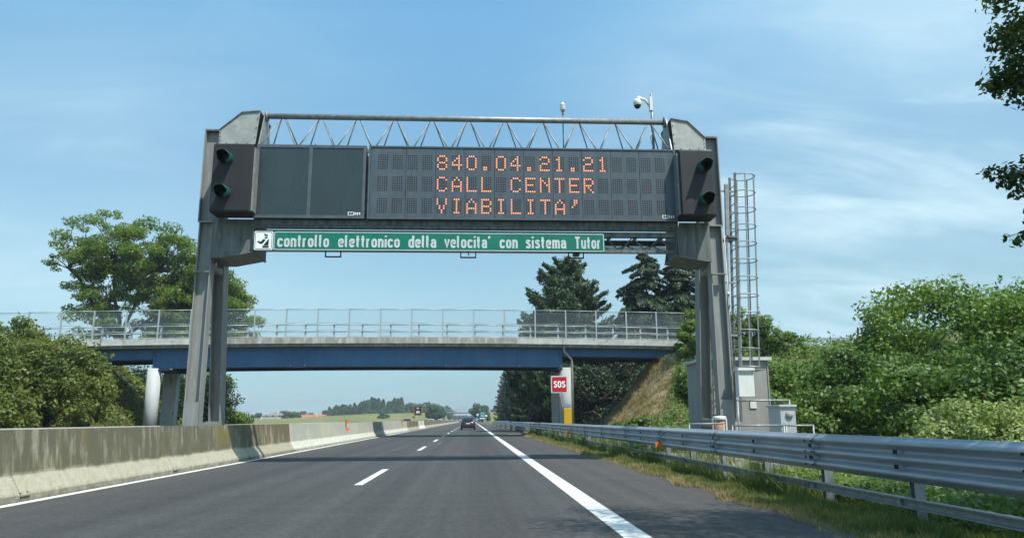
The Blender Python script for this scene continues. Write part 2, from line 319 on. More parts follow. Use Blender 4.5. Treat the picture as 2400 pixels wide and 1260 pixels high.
# ------------------------------------------------------------------ mesh helpers
class MB:
    def __init__(s): s.v = []; s.f = []; s.sm = []
    def add(s, vs, fs, smooth=False):
        b = len(s.v); s.v += [tuple(q) for q in vs]; s.f += [tuple(b + i for i in f) for f in fs]; s.sm += [smooth] * len(fs); return s
    def box(s, x0, x1, y0, y1, z0, z1, m=None):
        vs = [(x, y, z) for z in (z0, z1) for y in (y0, y1) for x in (x0, x1)]
        if m is not None: vs = [m @ Vector(q) for q in vs]
        return s.add(vs, [(0, 2, 3, 1), (4, 5, 7, 6), (0, 1, 5, 4), (2, 6, 7, 3), (0, 4, 6, 2), (1, 3, 7, 5)])
    def prism(s, pts, axis, a, b, smooth=False):
        """2-D outline extruded along axis ('x','y','z') from a to b; outline given in the other two axes in xyz order"""
        def P(p, t): return {'x': (t, p[0], p[1]), 'y': (p[0], t, p[1]), 'z': (p[0], p[1], t)}[axis]
        n = len(pts); vs = [P(p, a) for p in pts] + [P(p, b) for p in pts]
        fs = [tuple(range(n)), tuple(range(2 * n - 1, n - 1, -1))]
        s.add(vs, fs); base = len(s.v) - 2 * n
        for i in range(n):
            j = (i + 1) % n; s.f.append((base + j, base + i, base + n + i, base + n + j)); s.sm.append(smooth)
        return s
    def tube(s, path, r, n=8, caps=True, smooth=True):
        path = [Vector(p) for p in path]; rs = r if isinstance(r, (list, tuple)) else [r] * len(path)
        vs = []; up = None
        for i, p in enumerate(path):
            d = (path[min(i + 1, len(path) - 1)] - path[max(i - 1, 0)]).normalized()
            if up is None or abs(d.dot(up)) > .98: up = Vector((0, 0, 1)) if abs(d.z) < .9 else Vector((1, 0, 0))
            a = d.cross(up).normalized(); b = a.cross(d).normalized(); up = b
            for k in range(n):
                t = 2 * math.pi * k / n; vs.append(p + rs[i] * (math.cos(t) * a + math.sin(t) * b))
        fs = []
        for i in range(len(path) - 1):
            for k in range(n):
                k2 = (k + 1) % n; fs.append((i * n + k, i * n + k2, (i + 1) * n + k2, (i + 1) * n + k))
        s.add(vs, fs, smooth)
        if caps: b = len(s.v) - len(vs); s.f += [tuple(b + k for k in range(n - 1, -1, -1)), tuple(b + (len(path) - 1) * n + k for k in range(n))]; s.sm += [False, False]
        return s
    def lathe(s, prof, c, n=16, axis='z', smooth=True):
        vs = []
        for r, h in prof:
            for k in range(n):
                t = 2 * math.pi * k / n; a, b = r * math.cos(t), r * math.sin(t)
                vs.append({'z': (c[0] + a, c[1] + b, c[2] + h), 'y': (c[0] + a, c[1] + h, c[2] + b), 'x': (c[0] + h, c[1] + a, c[2] + b)}[axis])
        fs = [(i * n + k, i * n + (k + 1) % n, (i + 1) * n + (k + 1) % n, (i + 1) * n + k) for i in range(len(prof) - 1) for k in range(n)]
        return s.add(vs, fs, smooth)
    def mesh(s, name, m):
        me = bpy.data.meshes.new(name); me.from_pydata(s.v, [], s.f); me.materials.append(m)
        me.polygons.foreach_set('use_smooth', s.sm); me.update(); return me
    def build(s, name, m, parent=None, loc=(0, 0, 0), bevel=0):
        o = bpy.data.objects.new(name, s.mesh(name, m)); col.objects.link(o); o.location = loc
        if parent: o.parent = parent
        if bevel:
            b = o.modifiers.new('bevel', 'BEVEL'); b.width = bevel; b.segments = 2; b.limit_method = 'ANGLE'
        return o
def ob(name, me, parent=None, loc=(0, 0, 0), rz=0, sc_=1):
    o = bpy.data.objects.new(name, me); col.objects.link(o); o.location = loc; o.rotation_euler = (0, 0, rz)
    o.scale = (sc_,) * 3 if isinstance(sc_, (int, float)) else sc_
    if parent: o.parent = parent
    return o
def tag(o, label=None, cat=None, group=None, kind=None):
    for k, v in (('label', label), ('category', cat), ('group', group), ('kind', kind)):
        if v: o[k] = v
    return o
def empty(name, loc, label, cat, group=None, rz=0):
    o = bpy.data.objects.new(name, None); col.objects.link(o); o.location = loc; o.rotation_euler = (0, 0, rz); o.empty_display_size = .2
    return tag(o, label, cat, group)
def S(o): o['kind'] = 'structure'; return o
def stuff(o, label=None, cat=None): o['kind'] = 'stuff'; return tag(o, label, cat)
def dup(t, label=None, **kw):
    c = t.copy(); col.objects.link(c)
    for k, v in kw.items(): setattr(c, k, v)
    if label: c['label'] = label
    for ch in t.children:
        d = ch.copy(); col.objects.link(d); d.parent = c; d.matrix_parent_inverse = ch.matrix_parent_inverse
        for g in ch.children:
            e = g.copy(); col.objects.link(e); e.parent = d; e.matrix_parent_inverse = g.matrix_parent_inverse
    return c
def npmesh(name, v, f, m, smooth=False):
    me = bpy.data.meshes.new(name); k = f.shape[1]
    me.vertices.add(len(v)); me.vertices.foreach_set('co', np.ascontiguousarray(v, np.float32).ravel())
    me.loops.add(f.size); me.loops.foreach_set('vertex_index', f.ravel().astype(np.int32))
    me.polygons.add(len(f)); me.polygons.foreach_set('loop_start', np.arange(0, f.size, k, dtype=np.int32))
    if smooth: me.polygons.foreach_set('use_smooth', np.ones(len(f), bool))
    me.materials.append(m); me.update(calc_edges=True); return me
def unit(a): return a / (np.linalg.norm(a, axis=-1, keepdims=True) + 1e-9)
def leaves(P, nrm, size, mt, name='foliage', aspect=.5, jit=.9, droop=0., fold=.0, along=None):
    """one rhombic leaf per point"""
    n = len(P); nr = unit(nrm + rng.normal(0, jit, (n, 3)))
    t = rng.normal(0, 1, (n, 3)) if along is None else along + rng.normal(0, .35, (n, 3))
    t[:, 2] -= droop; t = unit(t - nr * np.sum(t * nr, 1, keepdims=True)); b = np.cross(nr, t)
    s = (size * rng.uniform(.65, 1.35, n))[:, None]
    v = np.stack([P - t * s * .5, P + b * s * aspect * .5 + t * s * .08, P + t * s * .5, P - b * s * aspect * .5 + t * s * .08], 1)
    f = np.arange(n * 4).reshape(n, 4)
    return npmesh(name, v.reshape(-1, 3), f, mt)
def clump_points(C, Rr, n, flat=.8, shell=.55):
    """points in blobs (C: k x 3 centres, Rr: k radii) crowding towards each blob's outer shell; returns points and outward normals"""
    k = len(C); wts = Rr ** 2; idx = rng.choice(k, n, p=wts / wts.sum())
    d = unit(rng.normal(0, 1, (n, 3))); r = (shell + (1 - shell) * rng.random(n) ** .6) * rng.uniform(.85, 1.12, n)
    off = d * (r * Rr[idx])[:, None]; off[:, 2] *= flat
    return C[idx] + off, d
def grid_terrain(name, x0, x1, nx, y0, y1, ny, h, m):
    xs = np.linspace(x0, x1, nx); ys = np.linspace(y0, y1, ny); X, Y = np.meshgrid(xs, ys)
    v = np.stack([X, Y, h(X, Y)], -1).reshape(-1, 3)
    i = np.arange(nx - 1)[None] + nx * np.arange(ny - 1)[:, None]; i = i.ravel()
    f = np.stack([i, i + 1, i + nx + 1, i + nx], 1)
    return ob(name, npmesh(name, v, f, m, True))
def sstep(a, b, x): t = np.clip((x - a) / (b - a), 0, 1); return t * t * (3 - 2 * t)
def lump(X, Y, s=1.): return .5 * (np.sin(X * 1.3 * s + 1.7 * np.sin(Y * .6 * s)) * np.cos(Y * .9 * s + .8 * np.sin(X * .7 * s)))

# ------------------------------------------------------------------ ground and roads
g = MB(); g.add([(-3500, -300, -.06), (3500, -300, -.06), (3500, 4500, -.06), (-3500, 4500, -.06)], [(0, 1, 2, 3)]); S(g.build('ground', M['field']))
YE = 700
def sheet(name, m, x0, x1, y0, y1, z):
    s = MB(); s.add([(x0, y0, z), (x1, y0, z), (x1, y1, z), (x0, y1, z)], [(0, 1, 2, 3)]); return S(s.build(name, m))
sheet('road', M['asphalt'], -9.2, 1.86, -25, YE, 0)
sheet('hard_shoulder', M['shoulder'], 1.86, 3.98, -25, YE, 0)
sheet('opposite_road', M['asphalt'], -20, -9.2, -25, YE, -.004)
sheet('left_verge', M['soil'], -26, -20, -25, YE, -.03)
sheet('right_verge', M['soil'], 3.98, 14, -25, YE, -.03)
lm = MB()
def mark(x0, x1, y0, y1, z=.004): lm.add([(x0, y0, z), (x1, y0, z), (x1, y1, z), (x0, y1, z)], [(0, 1, 2, 3)])
S(MB().add([(1.57, -20, .004), (1.86, -20, .004), (1.86, YE, .004), (1.57, YE, .004)], [(0, 1, 2, 3)]).build('edge_line', M['paint']))
S(MB().add([(-6.93, -20, .004), (-6.74, -20, .004), (-6.74, YE, .004), (-6.93, YE, .004)], [(0, 1, 2, 3)]).build('edge_line', M['paint']))
dash_starts = [2.8, 14.7, 30.9, 43.4] + [55.6 + 12 * k for k in range(30)]
dm = MB().add([(-.08, 0, 0), (.08, 0, 0), (.08, 4.6, 0), (-.08, 4.6, 0)], [(0, 1, 2, 3)]).mesh('lane_dash', M['paint'])
for y in dash_starts: S(ob('lane_dash', dm, loc=(-2.15, y, .004)))
S(MB().add([(-3.25, 30.5, .004), (-3.17, 30.5, .004), (-2.88, 38, .004), (-2.95, 38, .004)], [(0, 1, 2, 3)]).build('worn_mark', M['worn_paint']))
S(MB().add([(-1.75, 38.5, .004), (-1.62, 38.5, .004), (-1.62, 42, .004), (-1.75, 42, .004)], [(0, 1, 2, 3)]).build('worn_mark', M['worn_paint']))
sheet('lay_by', M['shoulder'], 3.98, 4.4, 56, 74, -.004)
S(MB().add([(3.1, 63.2, .004), (5.0, 63.2, .004), (5.0, 63.7, .004), (3.1, 63.7, .004)], [(0, 1, 2, 3)]).build('lay_by_line', M['paint']))

# right bank: overpass approach and the slope towards the motorway
def right_h(X, Y):
    ramp = sstep(8.6, 15.6, X) * np.clip(1.25 - np.abs(Y - 55.3) / 14, 0, 1) ** 1.0 * 6.3
    ramp = np.minimum(ramp, 6.35)
    side = sstep(9.5, 17, X) * 2.6 * sstep(8, 20, Y) * (1 - sstep(60, 75, Y)) * (1 + .3 * sstep(16, 24, X))
    return np.maximum(ramp, side) + .18 * lump(X, Y) * sstep(8.5, 11, X) - .035
S(grid_terrain('right_embankment', 8, 62, 90, 4, 80, 120, right_h, M['soil']))
def dry_h(X, Y): return right_h(X, Y) + .035
S(grid_terrain('dry_slope', 8.9, 14.3, 30, 42.5, 58, 50, dry_h, M['dry']))
def left_h(X, Y):
    e = sstep(0, 1, (-22.2 - X) / 7.5)
    ramp = np.minimum(e * np.clip(1.3 - np.abs(Y - 55.3) / 15, 0, 1) * 6.3, 6.2)
    side = e * 3.0 * sstep(22, 36, Y) * (1 - sstep(60, 75, Y))
    return np.maximum(ramp, side) + .18 * lump(X, Y) * e - .035
S(grid_terrain('left_embankment', -90, -21, 100, 20, 82, 90, left_h, M['soil']))

# ------------------------------------------------------------------ median barrier units
prof = [(0, 0), (0, .1), (-.17, .39), (-.25, 1.09), (-.40, 1.09), (-.405, 0)]
prof2 = [(0, 0), (0, .1), (.17, .39), (.25, 1.09), (.40, 1.09), (.405, 0)]
LU = 6.0
def unit_mesh(pr, m, L_, name='barrier_body'):
    b = MB(); e = .012; ys = [e, L_ - e]
    p2 = pr if pr[2][0] < 0 else [(x, z) for x, z in pr][::-1]
    b.prism(p2, 'y', ys[0], ys[1]); return b.mesh(name, m)
keys = ['bar_moss', 'bar_brown', 'bar_pale', 'bar_white']
UM = {k: unit_mesh(prof, M[k], LU) for k in keys}; UM2 = {k: unit_mesh(prof2, M[k], LU) for k in keys}
slot = MB(); slot.box(-.03, .008, -.12, .12, .05, .08); slot.box(-.05, -.012, -.11, -.075, .081, .135); slot.box(-.05, -.012, .06, .095, .081, .14)
slotm = slot.mesh('slot_block', mat('dark slot', (.075, .06, .045), (.04, .035, .03), 9, .8))  # shade of the small recess at the joint, put into dark brown blocks
seam = MB().box(-.30, -.262, -.012, .012, .05, 1.0).mesh('joint_filler', M['footing'])
y0 = -5.7; i = 0
NM = {0: ('bar_moss', 'Dark mossy median barrier unit nearest the camera, at the left picture edge'),
      1: ('bar_moss', 'Dark mossy median barrier unit just behind the nearest one'),
      2: ('bar_moss', 'Mossy barrier unit that starts at the white vertical joint near the left edge'),
      3: ('bar_moss', 'Mossy barrier unit with ochre patches under the left gantry leg'),
      4: ('bar_brown', 'Brown stained barrier unit just past the gantry shadow'),
      5: ('bar_pale', 'Pale clean barrier unit right after the brown stained one'),
      6: ('bar_pale', 'Pale barrier unit just before the first orange marker'),
      7: ('bar_pale', 'Pale barrier unit just after the first orange marker'),
      8: ('bar_pale', 'Pale barrier unit reached first by the overpass shadow'),
      9: ('bar_pale', 'Barrier unit lying wholly in the overpass shadow'),
      10: ('bar_pale', 'Pale barrier unit sunlit again beyond the overpass shadow')}
while y0 < 420:
    u = i - 1
    if u in NM: k, lab = NM[u]
    elif y0 > 52 and y0 < 84: k, lab = 'bar_pale', ('First', 'Second', 'Third', 'Fourth', 'Fifth', 'Sixth')[int((y0 - 52) // 6) % 6] + ' pale median barrier unit of the run before the far brown stretch'
    elif y0 < 102 and y0 > 84: k, lab = 'bar_brown', 'Brown median barrier unit in the dark stretch by the far speed sign'
    elif y0 < 109 and y0 > 100: k, lab = 'bar_white', 'Bright white new barrier unit after the dark stretch'
    elif y0 > 100: k, lab = 'bar_brown', 'Distant brownish median barrier unit near the vanishing point'
    else: k, lab = 'bar_moss', 'Mossy median barrier unit beside and behind the camera'
    t = empty('concrete_barrier', (-6.97, y0, 0), lab, 'barrier', 'concrete barrier units along the near side of the median')
    ob('barrier_body', UM[k], t)
    if y0 < 50:
        ob('slot_block', slotm, t, (0, .12, 0)); 
        if y0 < 20: ob('joint_filler', seam, t, (0.03, 0, 0))
    y0 += LU; i += 1
y0 = -2.
while y0 < 420:
    k = 'bar_pale' if (y0 // 18) % 2 else 'bar_white'
    o = ob('concrete_barrier', UM2[k], None, (-9.25, y0, 0))
    tag(o, 'Barrier unit of the far median row, only its white top edge showing', 'barrier', 'concrete barrier units along the far side of the median'); y0 += LU
sheet('median_strip', M['footing'], -8.9, -7.38, -20, 430, .02)

# orange markers on the barrier
def marker(y, label, c='orange'):
    t = empty('barrier_marker', (-6.97, y, 0), label, 'marker', 'orange markers on the median barrier')
    MB().box(-.23, -.19, -.02, .02, .6, 1.25).build('rod', M['bolt'], t)
    for z in (.72, 1.12): MB().box(-.19, -.02, -.03, -.015, z - .07, z + .07).build('reflector', M[c], t)
marker(43.6, 'Twin orange reflector marker on the barrier, nearest the camera'); marker(78, 'Small orange marker on the barrier beside the red car'); marker(107, 'Orange marker at the white barrier unit in the distance')

# ------------------------------------------------------------------ guardrail right
def beam_mesh(x, z0, z1, L_, m, waves=3, depth=.085):
    n = 30; pr = []
    for i in range(n + 1):
        t = i / n; z = z1 - (z1 - z0) * t; d = depth * (.5 - .5 * math.cos(2 * math.pi * waves * t)); d = min(d * 1.15, depth)
        pr.append((x - d + .0, z))
    b = MB(); th = .006
    vs = []
    for y, lap in ((0, -.007), (L_, .007)):                 # each beam laps over the next one
        for (px, pz) in pr: vs.append((px + lap, y, pz))
        for (px, pz) in reversed(pr): vs.append((px + th + lap, y, pz))
    k = len(pr) * 2; fs = [(j, (j + 1) % k, k + (j + 1) % k, k + j) for j in range(k)]
    b.add(vs, fs, True); return b
def guardrail(name, x, ya, yb, label, near=True, z1=.97, z0=.46):
    t = empty(name, (0, ya, 0), label, 'guardrail')
    bm = beam_mesh(x + .085, z0, z1, 4.80, M['rail']).mesh('rail_beam', M['rail'])
    lr = MB().prism([(x - .04, .185), (x + .04, .185), (x + .04, .295), (x - .04, .295), (x - .04, .28), (x + .025, .28), (x + .025, .20), (x - .04, .20)], 'y', 0, 4.5).mesh('lower_rail', M['railpost'])
    pm = MB(); xp = x + .16
    pm.prism([(xp, -.05), (xp + .12, -.05), (xp + .12, .05), (xp, .05), (xp, .042), (xp + .11, .042), (xp + .11, -.042), (xp, -.042)], 'z', -.1, .93)
    pm = pm.mesh('post', M['railpost'])
    sp = MB().box(x + .075, x + .16, -.04, .04, .52, .9); sp.box(x - .02, x + .16, -.03, .03, .2, .28); sp = sp.mesh('spacer', M['railpost'])
    bo = MB()
    for z in (.80, .63): bo.box(x - .012, x + .004, -.036, -.012, z - .026, z + .026); bo.box(x - .012, x + .004, .012, .036, z - .026, z + .026)
    bo = bo.mesh('bolt', M['bolt'])
    lb = MB()
    for z in (.95 - .085, .80 - .085, .63, .53):
        for yy in (.04, .26): lb.box(x - .02, x + .006, yy - .012, yy + .012, z - .012, z + .012)
    lb = lb.mesh('lap_bolts', M['bolt'])
    n = int((yb - ya) / 4.5)
    for k in range(n):
        o = ob('rail_beam', bm, t, (0, 4.5 * k, 0))
        ob('lower_rail', lr, t, (0, 4.5 * k, 0))
        for q in (0, 2.25):
            ob('post', pm, t, (0, 4.5 * k + q + .1, 0)); ob('spacer', sp, t, (0, 4.5 * k + q + .1, 0))
            if near: ob('bolt', bo, t, (0, 4.5 * k + q + .1, 0))
        if near: ob('lap_bolts', lb, t, (0, 4.5 * k, 0))
    return t
gr = guardrail('guardrail', 5.0, 1.9, 66, 'Long triple-wave steel guardrail in the right foreground')
guardrail('guardrail', 4.92, 64.92, 185, 'Distant guardrail running on beyond the overpass along the dark conifers', False)
for yy, lab in ((19.7, 'Orange reflector on the guardrail below the grey hut'), (38.5, 'Orange reflector on the guardrail below the yellow call box')):
    tag(MB().box(4.955, 4.97, yy - .02, yy + .02, .5, .58).box(4.80, 4.975, yy - .03, yy - .02, .47, .60).build('rail_reflector', M['orange']), lab, 'reflector', 'orange reflectors on the guardrail')

# ------------------------------------------------------------------ glyph strokes (road-sign lettering)
def arc(cx, cy, rx, ry, a0, a1, n=9): return [(cx + rx * math.cos(R(a0 + (a1 - a0) * i / n)), cy + ry * math.sin(R(a0 + (a1 - a0) * i / n))) for i in range(n + 1)]
def glyph(ch):
    w = .30; r = w / 2; t = .08; top = .72 - t; c = r
    loop = arc(c, top - r, r, r, 0, 180) + arc(c, t + r, r, r, 180, 360) + [(w, top - r)]
    G_ = {
        'o': ([loop], w), 'O': ([arc(.19, .92 - .19, .19, .19, 0, 180) + arc(.19, .08 + .19, .19, .19, 180, 360) + [(.38, .73)]], .38),
        'c': ([arc(c, top - r, r, r, 8, 180) + arc(c, t + r, r, r, 180, 352)], w),
        'n': ([[(0, 0), (0, .72)], [(0, top - r)] + arc(c, top - r, r, r, 160, 0) + [(w, 0)]], w),
        't': ([[(.06, .95), (.06, t + .1)] + arc(.16, t + .1, .10, .10, 190, 270), [(-.07, .64), (.2, .64)]], .18),
        'r': ([[(0, 0), (0, .72)], [(0, top - .12)] + arc(.14, top - .14, .14, .14, 160, 80)], .19),
        'l': ([[(0, 1.), (0, t + .1)] + arc(.09, t + .1, .09, .10, 190, 270)], .11),
        'e': ([[(.02, .38), (w, .38)] + [(w, top - r)] + arc(c, top - r, r, r, 0, 180) + arc(c, t + r, r, r, 180, 345)], w),
        'i': ([[(0, 0), (0, .70)], [(0, .84), (0, .98)]], 0.0),
        'd': ([loop, [(w, 0), (w, 1.)]], w),
        'a': ([arc(c, top - r, r, r, 170, 0) + [(w, 0)], [(w, .40), (.13, .40)] + arc(.12, .24, .12, .16, 90, 270) + [(w, t + .03)]], w),
        'v': ([[(-.03, .72), (.14, .04), (.31, .72)]], .28),
        's': ([arc(c, top - .13, r, .13, 15, 180) + arc(c, .08 + .15, r, .15, 60, 0)[0:1] + arc(c, .08 + .15, r, .15, 0, -165)], w),
        'S': ([arc(.17, .92 - .19, .17, .19, 15, 200) + arc(.17, .08 + .21, .17, .21, 40, -165)], .34),
        'm': ([[(0, 0), (0, .72)], [(0, top - .12)] + arc(.125, top - .125, .125, .125, 160, 0) + [(.25, 0)], [(.25, top - .12)] + arc(.375, top - .125, .125, .125, 160, 0) + [(.5, 0)]], .5),
        'T': ([[(-.04, .92), (.42, .92)], [(.19, .92), (.19, 0)]], .38),
        'u': ([[(0, .72), (0, t + r)] + arc(c, t + r, r, r, 180, 350), [(w, .72), (w, 0)]], w),
        "'": ([[(.05, 1.0), (-.01, .78)]], .03),
        'y': ([[(0, .72), (.15, .12)], [(.32, .72), (.08, -.2)]], .3), ' ': ([], .22)}
    return G_[ch]
def word_mesh(word, width, height, tw=.185):
    """flat strokes in the xz plane, fitted to width; baseline at z=0"""
    x = tw / 2; strokes = []
    for ch in word:
        st, w_ = glyph(ch)
        for s_ in st: strokes.append([(px + x, pz) for px, pz in s_])
        x += w_ + tw + .075
    total = x - .075 - tw / 2; sx = width / total; sz = height; b = MB()
    for k, s_ in enumerate(strokes):
        n = len(s_); vs = []; dy = -.0004 * (k % 4)
        for i, p in enumerate(s_):
            a = s_[max(i - 1, 0)]; c = s_[min(i + 1, n - 1)]; d = Vector((c[0] - a[0], c[1] - a[1])).normalized(); q = Vector((-d.y, d.x)) * tw / 2
            vs += [((p[0] + q.x) * sx, dy, (p[1] + q.y) * sz), ((p[0] - q.x) * sx, dy, (p[1] - q.y) * sz)]
        b.add(vs, [(2 * i, 2 * i + 1, 2 * i + 3, 2 * i + 2) for i in range(n - 1)])
    return b
def rrect(x0, x1, z0, z1, r, n=5):
    pts = []
    for cx, cz, a in ((x1 - r, z1 - r, 0), (x0 + r, z1 - r, 90), (x0 + r, z0 + r, 180), (x1 - r, z0 + r, 270)): pts += arc(cx, cz, r, r, a, a + 90, n)
    return pts
def ring(x0, x1, z0, z1, r, t, y):
    a = rrect(x0, x1, z0, z1, r); b_ = rrect(x0 + t, x1 - t, z0 + t, z1 - t, max(r - t, .004)); n = len(a)
    m = MB(); m.add([(p[0], y, p[1]) for p in a] + [(p[0], y, p[1]) for p in b_], [(i, (i + 1) % n, n + (i + 1) % n, n + i) for i in range(n)]); return m

# ------------------------------------------------------------------ gantry
gt = empty('sign_gantry', (0, 21.3, 0), 'Grey steel gantry spanning the carriageway on two splayed legs', 'gantry')
def gp(mb, name, m, bevel=0): return mb.build(name, m, gt, (0, -21.3, 0), bevel)
def hbeam(mb, p0, p1, w=.42, d=.34, tf=.03, tw=.02):
    """H section between two points (near vertical); flanges face +-x, web faces the traffic"""
    p0, p1 = Vector(p0), Vector(p1)
    def blk(xa, xb, ya, yb):
        vs = [(p.x + x, p.y + y, p.z) for p in (p0, p1) for y in (ya, yb) for x in (xa, xb)]
        mb.add(vs, [(0, 2, 3, 1), (4, 5, 7, 6), (0, 1, 5, 4), (2, 6, 7, 3), (0, 4, 6, 2), (1, 3, 7, 5)])
    blk(-w / 2, -w / 2 + tf, -d / 2, d / 2); blk(w / 2 - tf, w / 2, -d / 2, d / 2); blk(-w / 2 + tf, w / 2 - tf, -tw / 2, tw / 2); return mb
for s, xc in ((-1, -7.60), (1, 7.17)):
    zt = 6.78
    gp(hbeam(MB(), (xc, 21.0, 0), (xc, 21.05, zt), w=.41), 'leg', M['leg'])
    gp(hbeam(MB(), (xc - s * .05, 22.95, 0), (xc - s * .02, 22.12, zt), w=.34, d=.44), 'leg', M['leg'])
    c = MB(); hbeam(c, (xc + s * .02, 21.05, zt + .04), (xc + s * .02, 21.05, 9.55), w=.46); gp(c, 'column', M['leg'])
    c = MB(); hbeam(c, (xc + s * .02, 21.95, zt + .04), (xc + s * .02, 21.95, 9.3), w=.40); gp(c, 'column', M['leg'])
    gp(MB().box(xc - .25, xc + .25, 20.88, 22.25, zt, zt + .035), 'joint_plate', M['galv'])
    gp(MB().box(xc - .25, xc + .25, 20.9, 22.1, 9.55, 9.60), 'cap_plate', M['steel_dark'])
    gp(MB().box(xc - .205, xc + .205, 20.82, 20.86, 0, 1.72), 'cover_plate', M['leg']); gp(MB().box(xc - .2, xc + .2, 22.60, 22.62, 0, 1.2), 'cover_plate', M['leg'])
    gp(MB().box(xc - .2, xc + .2, 20.9, 22.9, .95, 1.18), 'base_beam', M['leg'])
    gp(MB().box(xc - .21, xc + .21, 20.75, 20.89, 5.3, 5.33).box(xc - .2, xc + .2, 21.2, 21.95, 5.45, 5.6), 'stiffener', M['leg'])
    o = s
    X_ = lambda v: v if o < 0 else v
sh = {-1: [(-7.42, 9.13), (-7.42, 9.57), (-6.8, 10.12), (-6.28, 10.17), (-6.37, 9.13)], 1: [(7.02, 9.13), (7.02, 9.53), (6.50, 10.05), (5.99, 10.13), (6.05, 9.13)]}
ha = {-1: [(-7.41, 6.86), (-6.26, 6.86), (-6.19, 5.92), (-7.05, 5.75), (-7.41, 5.75)], 1: [(6.98, 6.86), (6.08, 6.86), (5.91, 5.87), (6.79, 5.72), (6.98, 5.72)]}
for s in (-1, 1):
    for y in (20.84, 22.0):
        gp(MB().prism(sh[s], 'y', y, y + .02), 'shoulder_plate', M['galv_plate']); gp(MB().prism(ha[s], 'y', y, y + .02), 'haunch_plate', M['steel_dark'])
    b = MB(); P_ = sh[s]; cx0 = sum(p[0] for p in P_) / 5; cz0 = sum(p[1] for p in P_) / 5
    for k_ in range(5):
        p_, q_ = P_[k_], P_[(k_ + 1) % 5]
        for f_ in (.2, .5, .8):
            bx_ = (p_[0] + (q_[0] - p_[0]) * f_) * .93 + cx0 * .07; bz_ = (p_[1] + (q_[1] - p_[1]) * f_) * .93 + cz0 * .07
            gp(MB().tube([(bx_, 20.815, bz_), (bx_, 20.838, bz_)], .018, 6), 'bolt', M['galv'])
    for a, c in ((1, 2), (2, 3)): b.add([(P_[a][0], 20.8, P_[a][1] + .01), (P_[c][0], 20.8, P_[c][1] + .01), (P_[c][0], 22.06, P_[c][1] + .01), (P_[a][0], 22.06, P_[a][1] + .01), (P_[a][0], 20.8, P_[a][1] - .015), (P_[c][0], 20.8, P_[c][1] - .015), (P_[c][0], 22.06, P_[c][1] - .015), (P_[a][0], 22.06, P_[a][1] - .015)], [(0, 1, 2, 3), (7, 6, 5, 4), (0, 4, 5, 1), (3, 2, 6, 7), (0, 3, 7, 4), (1, 5, 6, 2)])
    gp(b, 'flange_plate', M['galv'])
    b = MB(); P_ = ha[s]
    for a, c in ((2, 3), (3, 4)): b.add([(P_[a][0], 20.78, P_[a][1]), (P_[c][0], 20.78, P_[c][1]), (P_[c][0], 22.08, P_[c][1]), (P_[a][0], 22.08, P_[a][1]), (P_[a][0], 20.78, P_[a][1] - .03), (P_[c][0], 20.78, P_[c][1] - .03), (P_[c][0], 22.08, P_[c][1] - .03), (P_[a][0], 22.08, P_[a][1] - .03)], [(0, 1, 2, 3), (7, 6, 5, 4), (0, 4, 5, 1), (3, 2, 6, 7), (0, 3, 7, 4), (1, 5, 6, 2)])
    gp(b, 'flange_plate', M['steel_dark'])
    xe = -6.26 if s < 0 else 5.97
    e = MB(); e.prism([(20.74, 9.05), (21.2, 10.26), (21.5, 10.26), (22.1, 9.05)], 'x', xe, xe + .03 * -s if s < 0 else xe - .03); gp(e, 'end_frame', M['galv'])
    e = MB(); e.prism([(20.74, 6.86), (22.1, 6.86), (22.1, 5.85), (20.74, 5.85)], 'x', xe + .02, xe + .05); gp(e, 'end_frame', M['steel_dark'])
    f = MB().lathe([(.001, -.02), (.17, -.02), (.17, .02), (.001, .02)], (xe + .06 * (1 if s < 0 else -1), 21.3, 10.2), 12, 'x'); gp(f, 'chord_flange', M['galv'])
gp(MB().tube([(-6.28, 21.3, 10.2), (5.98, 21.3, 10.2)], .088, 12), 'top_chord', M['galv'])
for y in (20.82, 21.95): gp(MB().box(-6.25, 5.97, y - .05, y + .05, 8.9, 9.0), 'lower_chord', M['galv'])
pitch = 1.115; ap = [-5.72 + pitch * k for k in range(11)]
for a in ap:
    for sy in (20.82, 21.95):
        for sx in (-.5, .5):
            x2 = a + sx * pitch
            if x2 < 6.0: gp(MB().tube([(a + sx * .1, 21.3, 10.15), (x2, sy, 8.98)], .021, 6), 'diagonal', M['galv'])
# lower box truss, grating and beam under the boards
for y in (20.95, 21.95):
    zb_ = 0 if y < 21 else .22                                # the rear girder is shallower
    gp(MB().box(-6.2, 5.95, y - .06, y + .06, 5.95 + zb_, 6.04 + zb_), 'bottom_chord', M['steel_dark'])
    gp(MB().box(-6.2, 5.95, y - .08, y + .08, 6.42, 6.56), 'middle_chord', M['steel_dark'])
    k = 0; x = -6.1
    while x < 5.4:
        gp(MB().tube([(x, y, 5.99 + zb_), (x + .4, y, 6.43)], .022, 6), 'diagonal', M['steel_dark']); gp(MB().tube([(x + .4, y, 6.43), (x + .8, y, 5.99 + zb_)], .022, 6), 'diagonal', M['steel_dark']); x += .8
gp(MB().box(-6.2, 5.95, 20.75, 20.87, 6.6, 6.83), 'board_beam', M['steel_dark'])
gp(MB().tube([(-6.2, 20.8, 6.64), (5.95, 20.8, 6.64)], .075, 10), 'board_pipe', M['steel_dark'])
for k in range(16): gp(MB().box(-6.1 + .78 * k, -6.04 + .78 * k, 20.96, 21.95, 6.44, 6.5), 'cross_member', M['steel_dark'])
gp(MB().add([(-6.2, 21.02, 6.16), (5.95, 21.02, 6.16), (5.95, 21.9, 6.22), (-6.2, 21.9, 6.22)], [(0, 1, 2, 3)]), 'walkway_grating', M['grating'])
gp(MB().add([(-6.2, 22.02, 6.2), (5.95, 22.02, 6.2), (5.95, 22.02, 6.42), (-6.2, 22.02, 6.42)], [(0, 1, 2, 3)]), 'rear_grating', M['grating'])

